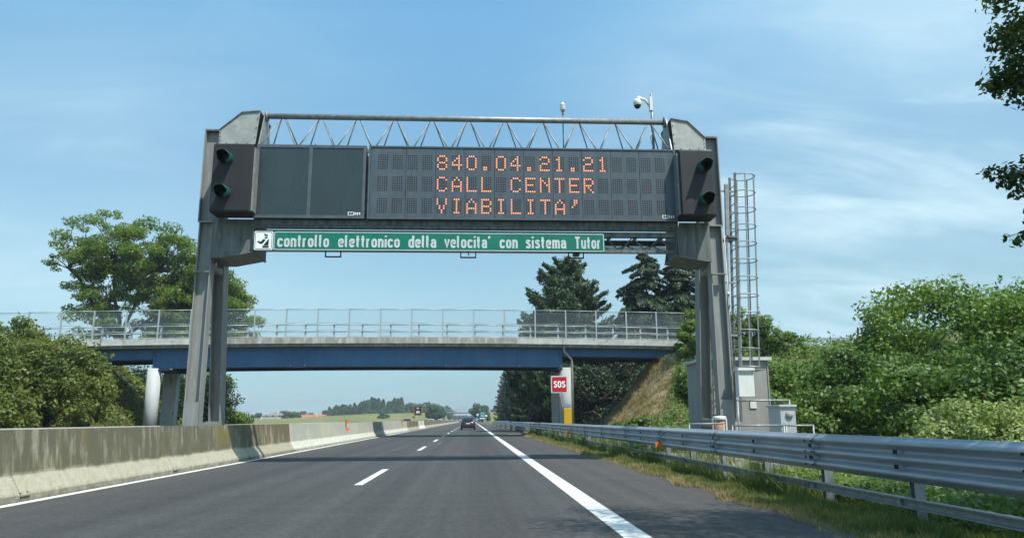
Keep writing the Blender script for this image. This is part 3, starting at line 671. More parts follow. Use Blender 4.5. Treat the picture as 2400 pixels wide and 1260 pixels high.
# left blank board: two dark panes
YB = 20.6
pb = empty('blank_display', (-4.65, YB, 6.84), 'Switched-off display of two dark glass panes left of the message board', 'display board')
def pt(mb, par, name, m, bevel=0): L_ = par.location; return mb.build(name, m, par, (-L_.x, -L_.y, -L_.z), bevel)
xa, xb, zb, zt = -6.23, -3.10, 6.84, 9.03
pt(MB().box(xa, xb, YB + .04, YB + .20, zb, zt), pb, 'housing', M['board_case'])
pt(MB().box(xa + .02, xb - .02, YB + .2, YB + .9, zb + .15, zt - .1), pb, 'rear_case', M['board_case'])
fr = MB(); fw = .085; xm = (xa + xb) / 2 - .02
for x0_, x1_ in ((xa, xa + fw), (xb - fw, xb), (xm - .05, xm + .05)): fr.box(x0_, x1_, YB - .02, YB + .039, zb + fw, zt - fw)
fr.box(xa, xb, YB - .02, YB + .039, zb, zb + fw); fr.box(xa, xb, YB - .02, YB + .039, zt - fw, zt); pt(fr, pb, 'frame', M['board_frame'])
for x0_, x1_ in ((xa + fw, xm - .05), (xm + .05, xb - fw)): pt(MB().box(x0_, x1_, YB + .0, YB + .03, zb + fw, zt - fw), pb, 'pane', M['pane'])
def logo(par, x, z, w_):
    pt(MB().box(x, x + w_ * .47, YB - .032, YB - .026, z - .01, z + .095), par, 'logo_plate', M['sign_bright'])
    a = word_mesh('ae', w_ * .38, .095, .2); o = a.build('logo_text', M['sign_black'], par, (x + .02 - par.location.x, YB - .036 - par.location.y, z + .012 - par.location.z))
    a = word_mesh('sys', w_ * .5, .095, .2); o = a.build('logo_text', M['sign_bright'], par, (x + w_ * .49 - par.location.x, YB - .033 - par.location.y, z + .012 - par.location.z))
logo(pb, -3.56, 6.93, .36)
pt(MB().tube([(-4.6, YB, 9.06), (-4.6, YB + .1, 9.12), (-4.6, YB + .2, 9.06)], .012, 6), pb, 'lifting_eye', M['galv'])

# message board
vb = empty('message_board', (1.48, YB, 6.83), 'Dot-matrix message board showing a call centre phone number in orange', 'message board')
xa, xb, zb, zt = -3.02, 5.99, 6.83, 9.03
pt(MB().box(xa, xb, YB + .02, YB + .22, zb, zt), vb, 'housing', M['board_case'])
pt(MB().box(xa + .02, xb - .02, YB + .22, YB + .9, zb + .15, zt - .1), vb, 'rear_case', M['board_case'])
b = MB()
for x0_, x1_ in ((xa, xa + .05), (xb - .05, xb)): b.box(x0_, x1_, YB - .035, YB + .019, zb + .04, zt - .04)
b.box(xa, xb, YB - .035, YB + .019, zb, zb + .04); b.box(xa, xb, YB - .035, YB + .019, zt - .04, zt); pt(b, vb, 'frame', M['board_frame'])
x0f, x1f = xa + .05, xb - .05; cw = (x1f - x0f) / 6.75
ch0 = xa + .285; cp = .428                                # character columns
edges = [x0f] + [ch0 - .065 + cp * k for k in (2, 4, 6, 8, 10, 12, 14, 16, 18)] + [x1f]
for k in range(len(edges) - 1):
    pt(MB().box(edges[k] + .006, edges[k + 1] - .006, YB - .012, YB + .015, zb + .04, zt - .04), vb, 'face_panel', M['board'])
FONT = {'8': '01110 10001 10001 01110 10001 10001 01110', '4': '00010 00110 01010 10010 11111 00010 00010', '0': '01110 10001 10001 10001 10001 10001 01110',
        '.': '00000 00000 00000 00000 00000 01100 01100', '2': '01110 10001 00001 01110 10000 10000 11111', '1': '00100 01100 00100 00100 00100 00100 01110',
        'C': '01110 10001 10000 10000 10000 10001 01110', 'A': '00100 01010 10001 10001 11111 10001 10001', 'L': '10000 10000 10000 10000 10000 10000 11111',
        'E': '11111 10000 10000 11110 10000 10000 11111', 'N': '10001 11001 10101 10011 10001 10001 10001', 'T': '11111 00100 00100 00100 00100 00100 00100',
        'R': '11110 10001 10001 11110 10100 10010 10001', 'V': '10001 10001 10001 01010 01010 00100 00100', 'I': '01110 00100 00100 00100 00100 00100 01110',
        'B': '11110 10001 10001 11110 10001 10001 11110', "'": '00110 00110 00100 01000 00000 00000 00000', ' ': '00000 ' * 7}
rows = ['    840.04.21.21    ', '    CALL CENTER     ', "    VIABILITA'      "]
off = MB(); on = MB(); core = MB()
dx = .0615; dz = .066
for r_, txt in enumerate(rows):
    for c_ in range(20):
        g_ = FONT[txt[c_]].split()
        for a in range(7):
            for b2 in range(5):
                x = ch0 + cp * c_ + dx * b2; z = 8.74 - r_ * .655 - dz * a
                lit = g_[a][b2] == '1'
                if lit:
                    on.add([(x + .026 * math.cos(R(60 * q)), YB - .0145, z + .026 * math.sin(R(60 * q))) for q in range(6)], [tuple(range(6))])
                    core.add([(x + .013 * math.cos(R(60 * q)), YB - .0165, z + .013 * math.sin(R(60 * q))) for q in range(6)], [tuple(range(6))])
                else: off.add([(x + .025 * math.cos(R(90 * q + 45)), YB - .0145, z + .025 * math.sin(R(90 * q + 45))) for q in range(4)], [tuple(range(4))])
for mb_, nm, mm in ((off, 'dark_pixels', 'dot'), (on, 'lit_pixels', 'led'), (core, 'lit_pixel_cores', 'led_core')):
    o = pt(mb_, vb, nm, M[mm]); o['kind'] = 'stuff'
logo(vb, 5.52, 6.915, .36)
for x in (-1.3, .8, 2.5): pt(MB().tube([(x - .04, YB + .05, 9.03), (x - .03, YB + .05, 9.09), (x + .03, YB + .05, 9.09), (x + .04, YB + .05, 9.03)], .01, 6), vb, 'lifting_eye', M['galv'])

# lane signals in black cases
def signal_case(xa, xb, lenses, side, label):
    t = empty('lane_signal', ((xa + xb) / 2, 20.15, 6.88), label, 'traffic signal', 'black flashing signal cases at the gantry ends')
    pt(MB().box(xa, xb, 20.15, 20.83, 6.88, 8.86), t, 'case', M['black_case'], .02)
    pt(MB().box(xa + .03, xb - .03, 20.13, 20.149, 6.93, 8.81), t, 'door', M['black_case'])
    for (x, z) in lenses:
        n = 18; r = .18; vs = []; L_ = .48
        for k in range(n + 1):
            a = R(-55 + 290 * k / n); l = L_ * (1 if 20 < math.degrees(a) < 160 else .72)
            for rr, yy in ((r, 0), (r, -l), (r - .012, -l), (r - .012, 0)): vs.append((x + rr * math.cos(a), 20.13 + yy, z + rr * math.sin(a) + .12 * yy))
        fs = []
        for k in range(n):
            for q in range(3): fs.append((4 * k + q, 4 * k + q + 1, 4 * k + q + 5, 4 * k + q + 4))
        v = pt(MB().add(vs, fs, True), t, 'visor', M['visor'])
        vi = []; r2 = r - .016
        for k in range(n + 1):
            a = R(-55 + 290 * k / n); l = L_ * (1 if 20 < math.degrees(a) < 160 else .72) - .01
            vi += [(x + r2 * math.cos(a), 20.125, z + r2 * math.sin(a)), (x + r2 * math.cos(a), 20.13 - l, z + r2 * math.sin(a) - .12 * l)]
        o = MB().add(vi, [(2 * k, 2 * k + 1, 2 * k + 3, 2 * k + 2) for k in range(n)], True).build('visor_lining', M['black'], v); o.location = (0, 0, 0)
        le = MB().lathe([(.16, -.01), (.12, -.035), (.001, -.05)], (x, 20.12, z), 16, 'y')
        o = le.build('lens', M['lens'], v); o.location = (0, 0, 0)
    sp = MB().box((xb if side < 0 else xa - .05) + .0, (xb + .05 if side < 0 else xa), 20.25, 20.7, 6.95, 8.8); pt(sp, t, 'hinge_strip', M['galv'])
signal_case(-7.30, -6.20, [(-6.90, 8.42), (-6.90, 7.42)], -1, 'Black case with two green visors at the left end of the gantry')
signal_case(5.98, 7.0, [(6.66, 8.35), (6.66, 7.35)], 1, 'Black case with two green visors at the right end of the gantry')

# long green sign
sg = empty('green_sign', (-1.2, 20.62, 5.93), 'Long green road sign about electronic speed control hung under the boards', 'sign')
xa, xb, zb, zt = -5.62, 3.80, 5.905, 6.455
pt(MB().prism(rrect(xa, xb, zb, zt, .05), 'y', 20.62, 20.65), sg, 'sign_panel', M['sign_green'])
pt(ring(xa + .012, xb - .012, zb + .012, zt - .012, .05, .022, 20.616), sg, 'border', M['sign_white'])
mpp = (6.15 + 3.78) / 818.
for wd, p0, p1 in (('controllo', 650, 769), ('elettronico', 790, 933), ('della', 953, 1018), ("velocita'", 1037, 1145), ('con', 1167, 1210), ('sistema', 1228, 1325), ('Tutor', 1345, 1408)):
    x0_ = -6.15 + (p0 - 597) * mpp; x1_ = -6.15 + (p1 - 597) * mpp
    a = word_mesh(wd, x1_ - x0_, .355); a.build('lettering', M['sign_white'], sg, (x0_ + 1.2, 20.612 - 20.62, 6.0 - 5.93))
sq = empty('officer_sign', (-5.9, 20.62, 5.93), 'Square white sign with a black officer pictogram left of the green sign', 'sign')
xa, xb, zb, zt = -6.15, -5.635, 5.915, 6.455
pt(MB().prism(rrect(xa, xb, zb, zt, .03), 'y', 20.62, 20.65), sq, 'sign_panel', M['sign_bright'])
pt(ring(xa + .022, xb - .022, zb + .022, zt - .022, .045, .012, 20.616), sq, 'border', M['sign_black'])
def pic(pts): return MB().add([(xa + .515 * u, 20.614, zb + .54 * v) for u, v in pts], [tuple(range(len(pts)))])
for p_ in ([(.18, .42), (.38, .31), (.50, .38), (.63, .56), (.46, .56), (.37, .43), (.2, .49)], [(.5, .24), (.78, .24), (.8, .57), (.76, .57)],
           [(.46, .12), (.8, .12), (.8, .21), (.46, .21)], [(.52, .87), (.72, .80), (.72, .74), (.55, .76)], [(.54, .7), (.58, .63), (.66, .61), (.72, .66), (.73, .71), (.62, .69)]):
    pt(pic(p_), sq, 'pictogram', M['sign_black'])

# sensors under and over the gantry
def ubr(x, label, camera_):
    t = empty('sensor_bracket', (x, 20.86, 5.95), label, 'bracket', 'sensor brackets under the gantry')
    MB().box(-.23, -.2, -.02, .02, -.19, 0).box(.2, .23, -.02, .02, -.19, 0).box(-.2, .2, -.02, .02, -.19, -.155).build('frame', M['black'], t)
    if camera_ > 0: MB().tube([(0, 0, 0), (0, -.02, -.08), (.03, -.02, -.12)], .016, 6).build('cable', M['black'], t)
    if camera_ > 1: MB().box(-.09, .09, -.14, .1, -.115, -.03).build('camera_body', M['steel_dark'], t); MB().lathe([(.001, -.2), (.035, -.2), (.035, -.14)], (0, 0, -.075), 10, 'y').build('camera_lens', M['black'], t); MB().box(-.14, .14, -.03, .03, -.03, 0).build('camera_mount', M['steel_dark'], t)
ubr(-3.98, 'Empty sensor bracket under the left of the green sign', 0); ubr(-.13, 'Sensor bracket with a loose cable under the middle of the green sign', 1); ubr(3.0, 'Sensor bracket carrying a small camera under the word Tutor', 2)
ws = empty('weather_sensor', (2.77, 21.4, 9.0), 'Small white ribbed weather sensor on a thin rod above the gantry', 'sensor')
MB().tube([(0, 0, 0), (0, 0, 1.5)], .018, 8).build('rod', M['steel_dark'], ws)
MB().box(-.03, .03, -.03, .03, 1.44, 1.56).build('clamp', M['steel_dark'], ws)
pr_ = [(.001, 1.56), (.06, 1.56), (.06, 1.6)]
for k in range(4): pr_ += [(.085, 1.6 + .05 * k), (.085, 1.625 + .05 * k), (.055, 1.635 + .05 * k)]
pr_ += [(.05, 1.80), (.03, 1.84), (.001, 1.86)]
MB().lathe(pr_, (0, 0, 0), 14).build('ribbed_shield', M['white_plastic'], ws)
cp_ = empty('dome_camera', (5.62, 21.6, 8.95), 'White dome camera on a curved arm at the top of a grey pole', 'camera')
MB().tube([(0, 0, 0), (0, 0, 2.33)], .042, 10).build('pole', M['galv'], cp_)
MB().box(-.07, .02, -.07, .07, 1.75, 2.2).build('mount_plate', M['white_plastic'], cp_)
MB().tube([(-.06, 0, 1.9), (-.2, 0, 2.12), (-.42, 0, 2.2), (-.45, 0, 2.12)], [.03, .04, .05, .07], 10).build('arm', M['white_plastic'], cp_)
MB().lathe([(.001, 2.14), (.09, 2.13), (.125, 2.05), (.125, 1.93), (.115, 1.92)], (-.45, 0, 0), 18).build('camera_hood', M['white_plastic'], cp_)
MB().lathe([(.11, 1.93), (.10, 1.88), (.06, 1.83), (.001, 1.81)], (-.45, 0, 0), 18).build('dome', M['glass'], cp_)
MB().tube([(-.05, -.05, 1.0), (-.10, -.05, .8), (-.04, -.05, .55), (-.08, -.05, .2)], .01, 6).build('cable', M['white_plastic'], cp_)

# ladder with safety cage
ld = empty('caged_ladder', (7.84, 22.0, 0), 'Tall steel ladder with a hooped safety cage right of the gantry', 'ladder')
ld.rotation_euler = (0, .042, 0)                         # the ladder leans out with the leg
for y in (-.24, .24): MB().box(-.035, .035, y - .02, y + .02, 1.1, 8.75).build('stile', M['steel_dark'], ld)
rm = MB().tube([(0, -.22, 0), (0, .22, 0)], .014, 6).mesh('rung', M['galv'])
for k in range(25): ob('rung', rm, ld, (0, 0, 1.4 + .29 * k))
hp = [(0, -.24, 0)] + [(.34 + .36 * math.sin(R(a)), -.36 * math.cos(R(a)), 0) for a in range(-30, 211, 15)] + [(0, .24, 0)]
hm = MB().tube([(p[0], p[1], p[2]) for p in hp], .017, 5, smooth=False).mesh('cage_hoop', M['galv'])
for k in range(12): ob('cage_hoop', hm, ld, (.0, 0, 2.72 + .545 * k))
for a in (-10, 40, 90, 140, 190): MB().box(-.02, .02, -.006, .006, 2.7, 8.72).build('cage_bar', M['galv'], ld, (.34 + .36 * math.sin(R(a)), -.36 * math.cos(R(a)), 0)).rotation_euler = (0, 0, R(a))
MB().box(-.1, .72, -.4, .4, 2.62, 2.66).build('cage_base', M['galv'], ld)
for z in (3.6, 5.2, 6.55, 8.1): MB().box(-.45, 0, -.26, -.22, z, z + .06).build('wall_bracket', M['galv'], ld)
MB().box(-.34, -.24, -.3, -.2, 6.7, 8.35).box(-.34, -.28, -.3, -.24, 1.2, 6.6).build('cable_duct', M['galv'], ld)
MB().box(-.3, .0, -.35, .3, 6.62, 6.68).build('rest_step', M['steel_dark'], ld)
# pale conduit along the right leg
cd = empty('leg_conduit', (7.42, 20.95, 0), 'Pale cable pipe running down the outer face of the right gantry leg', 'pipe')
MB().tube([(0.03, 0, 6.6), (.03, 0, 1.2)], .022, 8).build('pipe', M['galv_plate'], cd); MB().box(-.02, .06, -.05, .04, 4.35, 4.42).build('clamp', M['steel_dark'], cd)
MB().lathe([(.001, .0), (.045, .0), (.055, .05), (.001, .09)], (.03, -.03, 4.72), 10).build('cap', M['white_plastic'], cd)

# ------------------------------------------------------------------ roadside equipment
wb = empty('white_cabinet', (7.62, 20.55, 1.78), 'White vented metal box fixed to the right gantry leg', 'cabinet')
MB().box(-.22, .22, -.14, .14, 0, .72).build('body', M['white_plastic'], wb, bevel=.008)
MB().prism([(-.25, .722), (.25, .722), (.22, .80), (-.22, .80)], 'y', -.2, .2).build('lid', M['white_plastic'], wb)
for k in range(4): MB().box(-.17 + .1 * k, -.10 + .1 * k, -.146, -.138, .60, .615).box(-.17 + .1 * k, -.10 + .1 * k, -.146, -.138, .65, .665).build('vent', M['steel_dark'], wb)
hu = empty('concrete_hut', (8.35, 24.3, 0), 'Grey concrete equipment hut with flat light roof behind the right leg', 'hut')
MB().box(-1.0, .95, -1.3, .9, 0, 2.98).build('wall', M['hut'], hu)
MB().box(-1.1, 1.05, -1.42, 1.0, 2.98, 3.08).build('roof', M['roof'], hu)
for x in (-1.0, -.02, .93): MB().box(x - .01, x + .03, -1.325, -1.302, .1, 2.95).build('corner_post', M['hut'], hu)
MB().box(-.6, .0, -1.315, -1.302, .2, 2.2).build('door', M['cabinet'], hu)
MB().lathe([(.001, -.06), (.09, -.05), (.1, 0)], (-1.0, -.9, 2.65), 12, 'x').build('vent', M['steel_dark'], hu)
MB().box(-.12, -.08, -1.335, -1.316, 1.1, 1.25).build('handle', M['steel_dark'], hu)
MB().box(-.5, -.2, -1.325, -1.316, 1.75, 2.0).build('vent_grille', M['steel_dark'], hu)
MB().box(.3, .5, -1.33, -1.302, 1.5, 1.75).build('warning_plate', M['white_plastic'], hu)
pc = empty('pillar_cabinet', (7.27, 17.35, 0), 'Grey pillar cabinet with a round vent behind the guardrail', 'cabinet')
MB().box(-.18, .18, -.35, .35, 0, 1.44).build('body', M['cabinet'], pc, bevel=.01)
MB().box(-.21, .21, -.39, .39, 1.442, 1.50).build('lid', M['cabinet'], pc, bevel=.01)
MB().lathe([(.001, -.035), (.085, -.03), (.09, 0)], (.03, -.352, 1.27), 18, 'y').build('round_vent', M['hut'], pc)
MB().box(-.12, .12, -.357, -.352, .3, 1.1).build('door', M['cabinet'], pc)
def hoop(x0_, x1_, y, h, label, r=.02):
    t = empty('tube_railing', ((x0_ + x1_) / 2, y, 0), label, 'railing', 'low tube railings behind the guardrail'); d = (x1_ - x0_) / 2
    MB().tube([(-d, 0, -.05), (-d, 0, h)], r, 8).build('upright', M['galv'], t); MB().tube([(d, 0, -.05), (d, 0, h)], r, 8).build('upright', M['galv'], t); MB().tube([(-d - r, 0, h), (d + r, 0, h)], r * 1.05, 8).build('top_bar', M['galv'], t)
hoop(5.3, 6.15, 18.2, 1.07, 'Low tube railing at the left, in front of the hut'); hoop(5.95, 7.15, 17.0, 1.035, 'Low tube railing across the foot of the right leg'); hoop(7.12, 7.75, 16.8, 1.03, 'Low tube railing in front of the grey pillar cabinet'); hoop(6.75, 8.1, 18.8, 1.64, 'Taller tube railing above and behind the pillar cabinet', .025)
rp = empty('rusty_pipe', (6.72, 20.2, 0), 'Rust coloured pipe end in a pale clamp at the foot of the gantry leg', 'pipe')
MB().tube([(0, 0, 0), (0, 0, 1.22)], .14, 14).build('pipe', M['terracotta'], rp)
MB().lathe([(.165, 1.16), (.18, 1.2), (.18, 1.25), (.001, 1.27)], (0, 0, 0), 14).box(-.2, -.17, -.03, .03, .8, 1.2).box(.17, .2, -.03, .03, .8, 1.2).build('clamp', M['white_plastic'], rp)
ft = tag(MB().box(5.6, 8.2, 14.6, 15.2, -.1, .34).box(5.5, 8.3, 15.2, 23.2, -.1, .22).build('concrete_footing', M['footing'], bevel=.02), 'Crumbling concrete footing seen under the guardrail by the gantry leg', 'footing')
tag(MB().box(5.75, 7.6, 14.75, 15.1, .34, .42).build('drain_channel', M['galv']), 'Grey metal duct lying on the footing below the guardrail', 'duct')
# SOS sign and call box
so = empty('sos_sign', (5.62, 48, 0), 'Square red SOS sign on a bent grey pole beside the bridge pier', 'sign')
MB().tube([(.02, .06, 3.0), (.04, .06, 2.6), (.18, .06, 2.0), (.2, .06, 0)], .045, 8).build('pole', M['galv'], so)
MB().prism(rrect(-.54, .54, 2.86, 3.95, .07), 'y', 0, .03).build('sign_panel', M['sign_white'], so)
MB().prism(rrect(-.47, .47, 2.93, 3.88, .05), 'y', -.012, -.002).build('red_field', M['red'], so)
word_mesh('SOS', .76, .42, .19).build('lettering', M['sign_bright'], so, (-.37, -.02, 3.2))
cb_ = empty('call_box', (6.12, 48.1, 0), 'Yellow emergency call box with a small solar panel below the SOS sign', 'call box')
MB().box(-.26, .26, -.2, .2, .1, 1.9).build('body', M['yellow'], cb_, bevel=.02)
MB().box(-.2, .14, -.212, -.202, .4, 1.74).build('door', M['yellow'], cb_)
MB().tube([(0, 0, 1.9), (0, 0, 2.0)], .03, 8).build('panel_stem', M['galv'], cb_)
MB().box(-.24, .24, -.16, .16, -.012, .012, Matrix.Translation((-.03, 0, 2.06)) @ Matrix.Rotation(R(35), 4, 'X') @ Matrix.Rotation(R(8), 4, 'Y')).build('solar_panel', M['board_frame'], cb_)

# ------------------------------------------------------------------ overpass
op = empty('road_overpass', (-7, 55.5, 0), 'Blue-girder concrete road overpass crossing the motorway', 'bridge')
def opp(mb, name, m): return mb.build(name, m, op, (7, -55.5, 0))
def dz_(x): return 6.97 - .00050 * (x + 7) ** 2
def strip(x0_, x1_, y0_, y1_, a, b, n=24, step=None):
    """long body following the deck's crest: from dz+a to dz+b"""
    xs = [x0_ + (x1_ - x0_) * k / n for k in range(n + 1)]; vs = []
    for x in xs: vs += [(x, y0_, dz_(x) + a), (x, y1_, dz_(x) + a), (x, y1_, dz_(x) + b), (x, y0_, dz_(x) + b)]
    fs = [(4 * k + i, 4 * k + (i + 1) % 4, 4 * k + 4 + (i + 1) % 4, 4 * k + 4 + i) for k in range(n) for i in range(4)]
    m = MB().add(vs, fs); m.f += [(3, 2, 1, 0), tuple(4 * n + i for i in range(4))]; m.sm += [False, False]; return m
opp(strip(-32, 18.2, 53.22, 58.2, -.58, -.22), 'deck_slab', M['concrete'])
for a, b_, mm in ((-32, -19.6, 'deck_white'), (-19.59, 3.2, 'concrete'), (3.21, 6.5, 'deck_white'), (6.53, 18.2, 'deck_white')):
    opp(strip(a, b_, 53.0, 53.2, -.40, .03), 'fascia', M[mm]); 
opp(strip(-32, 18.2, 58.21, 58.4, -.40, .03), 'fascia', M['concrete'])
opp(strip(-32, 18.2, 53.21, 58.2, -.215, -.10), 'roadway', M['asphalt'])
for y, far in ((53.75, 0), (57.3, 1)):
    def gird(x0_, x1_, depth, sl=0):
        opp(strip(x0_, x1_, y - .012, y + .012, -.585 - depth, -.585), 'girder_web', M['girder'])
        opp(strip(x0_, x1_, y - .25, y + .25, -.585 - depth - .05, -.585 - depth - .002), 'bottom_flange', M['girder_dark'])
    gird(-22.5, 6.55, 1.38); gird(-31.5, -22.56, .78); gird(6.61, 17.5, .62)
    for x in (-12.9, -11.9, -1.9, -.9, -17.5, 3.4, -22.42, 6.45):
        opp(strip(x - .06, x + .06, y - .10, y - .014, -1.96, -.60, 1), 'stiffener', M['girder'])
for x in (-12.95, -11.85, -1.95, -.85): opp(strip(x - .1, x + .1, 53.70, 53.737, -1.93, -.62, 1), 'splice_plate', M['girder'])
for x in (-12.4, -1.4): opp(strip(x - .06, x + .06, 53.70, 53.737, -1.93, -.62, 1), 'stiffener', M['girder'])
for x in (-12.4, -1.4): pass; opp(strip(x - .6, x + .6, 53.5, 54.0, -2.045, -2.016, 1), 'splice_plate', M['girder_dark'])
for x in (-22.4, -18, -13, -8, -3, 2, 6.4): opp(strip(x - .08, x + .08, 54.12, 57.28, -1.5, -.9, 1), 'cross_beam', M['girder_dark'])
def pier(x, y, r, sq_, ztop, pm_='pier'):
    b = MB()
    if sq_: b.box(x - r, x + r, y - .3, y + .3, -.1, ztop)
    else: b.tube([(x, y, -.1), (x, y, ztop)], r, 28)
    opp(b, 'pier', M[pm_])
pier(-22.35, 53.75, .46, False, 4.86, 'pier_white'); pier(-22.5, 57.3, .50, True, 4.86, 'pier_white'); pier(6.75, 53.85, .46, False, 4.86); pier(6.55, 57.3, .45, True, 4.86)
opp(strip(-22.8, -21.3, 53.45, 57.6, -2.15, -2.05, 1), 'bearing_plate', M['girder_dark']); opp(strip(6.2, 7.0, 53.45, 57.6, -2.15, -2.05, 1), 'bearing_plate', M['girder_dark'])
opp(MB().box(15.4, 18.2, 53.3, 58.1, 2.2, 6.0), 'abutment', M['concrete']); opp(MB().box(-32.5, -30.8, 53.3, 58.1, 2.2, 6.0), 'abutment', M['concrete'])
opp(MB().tube([(6.62, 53.3, 6.5), (6.62, 53.3, 6.0), (7.2, 53.55, 5.45), (7.22, 53.6, 5.2), (7.22, 53.6, 0)], .085, 10), 'drain_pipe', M['galv_plate'])
# safety fence near side
fn = empty('safety_fence', (-7, 53.1, 6.9), 'Tall wire-mesh safety fence along the near edge of the overpass', 'fence')
def fnp(mb, name, m, par, yb): return mb.build(name, m, par, (7, -yb, -6.9))
xs = [-33.2 + 2.22 * k for k in range(24)]
def at(x): return dz_(x) + .03
for x in xs:
    fnp(MB().box(x - .045, x + .045, 53.06, 53.14, at(x), at(x) + 2.07), 'post', M['fence'], fn, 53.1)
for a, b_ in zip(xs[:-1], xs[1:]):
    for z, r in ((2.02, .028), (.06, .022), (1.03, .012), (.5, .022)):
        fnp(MB().tube([(a + .05, 53.1, at(a) + z), (b_ - .05, 53.1, at(b_) + z)], r, 5), 'rail', M['fence'], fn, 53.1)
    fnp(MB().add([(a + .05, 53.13, at(a) + .08), (b_ - .05, 53.13, at(b_) + .08), (b_ - .05, 53.13, at(b_) + 2.0), (a + .05, 53.13, at(a) + 2.0)], [(0, 1, 2, 3)]), 'mesh_panel', M['wire'], fn, 53.1)
fp = empty('bridge_parapet', (-7, 58.3, 6.9), 'Three-rail steel parapet along the far edge of the overpass', 'railing')
xs2 = [-35.0 + 2.2 * k for k in range(25)]
for x in xs2: fnp(MB().box(x - .06, x + .06, 58.24, 58.36, at(x), at(x) + 1.55), 'post', M['fence'], fp, 58.3)
for a, b_ in zip(xs2[:-1], xs2[1:]):
    for z, r in ((1.55, .045), (1.0, .04), (.52, .055)):
        fnp(MB().tube([(a, 58.2, at(a) + z), (b_, 58.2, at(b_) + z)], r, 6), 'rail', M['fence'], fp, 58.3)
# guardrail on the right ramp
ge = empty('ramp_guardrail', (20, 52.0, 6.3), 'Small guardrail on top of the right embankment', 'guardrail')
for k in range(5):
    MB().prism([(-.02, .3), (.03, .35), (-.02, .42), (.03, .5), (-.02, .56)], 'x', 0, 2.95).build('rail_beam', M['rail'], ge, (-2.2 + 3 * k, 0, .0)); MB().box(-.05, .05, .05, .15, -.4, .5).build('post', M['railpost'], ge, (-2.2 + 3 * k, 0, 0))

# ------------------------------------------------------------------ trees
def wood(par, branches, m=None, name='branch'):
    b = MB()
    for p, r in branches: b.tube(p, r, 6)
    return b.build(name, m or M['trunk'], par)
def bend(p0, p1, sag=.12, n=4):
    p0, p1 = Vector(p0), Vector(p1); d = (p1 - p0); out = []
    for k in range(n + 1):
        t = k / n; q = p0 + d * t; q += Vector((rng.normal(0, .04), rng.normal(0, .04), 0)) * d.length * math.sin(math.pi * t) + Vector((0, 0, -sag * d.length * math.sin(math.pi * t) * .5)); out.append(q)
    return out
def broad_tree(name, x, y, z, label, crowns, nclump, nleaf, lsize, mt, trunk_h, tr=.25, group=None, flat=.7, cr=(.9, 1.7), aspect=.45, gap=.25, cat='tree'):
    t = empty(name, (x, y, z), label, cat, group)
    C = []; 
    vol = np.array([c[3] * c[4] * c[5] for c in crowns]); vol = vol / vol.sum()
    for _ in range(nclump):
        c = crowns[rng.choice(len(crowns), p=vol)]; d = unit(rng.normal(0, 1, 3)); rr = rng.uniform(gap, 1.) ** .55
        C.append((c[0] + d[0] * c[3] * rr, c[1] + d[1] * c[4] * rr, c[2] + d[2] * c[5] * rr))
    C = np.array(C); Rr = rng.uniform(cr[0], cr[1], len(C))
    P_, nrm = clump_points(C, Rr, nleaf, flat, .3)
    ob('crown', leaves(P_, nrm + np.array([0, 0, .6]), lsize, mt, 'crown', aspect, 1.0, .5), t)
    br = []; top = Vector((0, 0, trunk_h))
    br.append((bend((0, 0, -.4), top, 0, 5), [tr * (1 - .45 * k / 5) for k in range(6)]))
    nodes = [top]
    for c in crowns:
        p = Vector((c[0], c[1], c[2] - .2 * c[5])); br.append((bend(top, p, -.15, 5), [tr * .5 * (1 - .6 * k / 5) for k in range(6)])); nodes.append(p)
    for c in C[::2]:
        q = min(nodes, key=lambda a: (a - Vector(c)).length); br.append((bend(q, c, -.1, 3), [tr * .16, tr * .13, tr * .09, tr * .04]))
    wood(t, br, name='trunk'); return t
def conifer(name, x, y, z, label, H, Rm, nleaf, lsize, mt, group=None, droop=.35, tiers=26, base=.06, power=.8, spray=.16, up=0., gapy=.0, cat='tree', ragged=.25, trunk=True):
    t = empty(name, (x, y, z), label, cat, group); Ps = []; Al = []; br = []
    nb = 0; specs = []
    for i in range(tiers):
        f = base + (1 - base) * (i + rng.uniform(-.3, .3)) / tiers; f = min(max(f, base), .985); rad = Rm * max(1 - f, .03) ** power
        for k in range(max(4, int(9 * (1 - f) + 3))):
            if rng.random() < gapy: continue
            a = rng.uniform(0, 2 * math.pi); r = rad * rng.uniform(1 - ragged * 1.6, 1 + ragged); z0 = H * f
            specs.append((a, r, z0))
    wt = np.array([s_[1] for s_ in specs]); wt = wt / wt.sum(); cnt = rng.multinomial(nleaf, wt)
    for (a, r, z0), n in zip(specs, cnt):
        tt = rng.uniform(.12, 1, n) ** .75; d = np.array([math.cos(a), math.sin(a)]); z_ = z0 + up * r * tt - droop * r * tt ** 1.6
        sp = spray * (r * (1.15 - tt) + .25)
        lat = rng.normal(0, 1, n) * sp; p = np.stack([d[0] * r * tt - d[1] * lat, d[1] * r * tt + d[0] * lat, z_ - np.abs(rng.normal(0, .12, n)) * (1 if droop > 0 else -1) - np.abs(lat) * .15], 1)
        Ps.append(p); al = np.stack([np.full(n, d[0]), np.full(n, d[1]), np.full(n, -.5 if droop > 0 else .9)], 1); Al.append(al)
        if len(br) < 70 and n: br.append(([Vector((0, 0, z0)), Vector((d[0] * r * .5, d[1] * r * .5, z0 + up * r * .5 - droop * r * .33)), Vector((d[0] * r * .95, d[1] * r * .95, z0 + up * r * .9 - droop * r * .9))], [.05, .03, .012]))
    P_ = np.concatenate(Ps); Al = np.concatenate(Al); nr = unit(np.stack([P_[:, 0], P_[:, 1], np.full(len(P_), 1.2)], 1))
    ob('crown', leaves(P_, nr, lsize, mt, 'crown', .34, .6, 0, along=Al), t)
    if trunk: wood(t, [([Vector((0, 0, -.4)), Vector((.1, 0, H * .5)), Vector((0, .1, H * .98))], [H * .018, H * .011, .02])] + br, name='trunk')
    return t

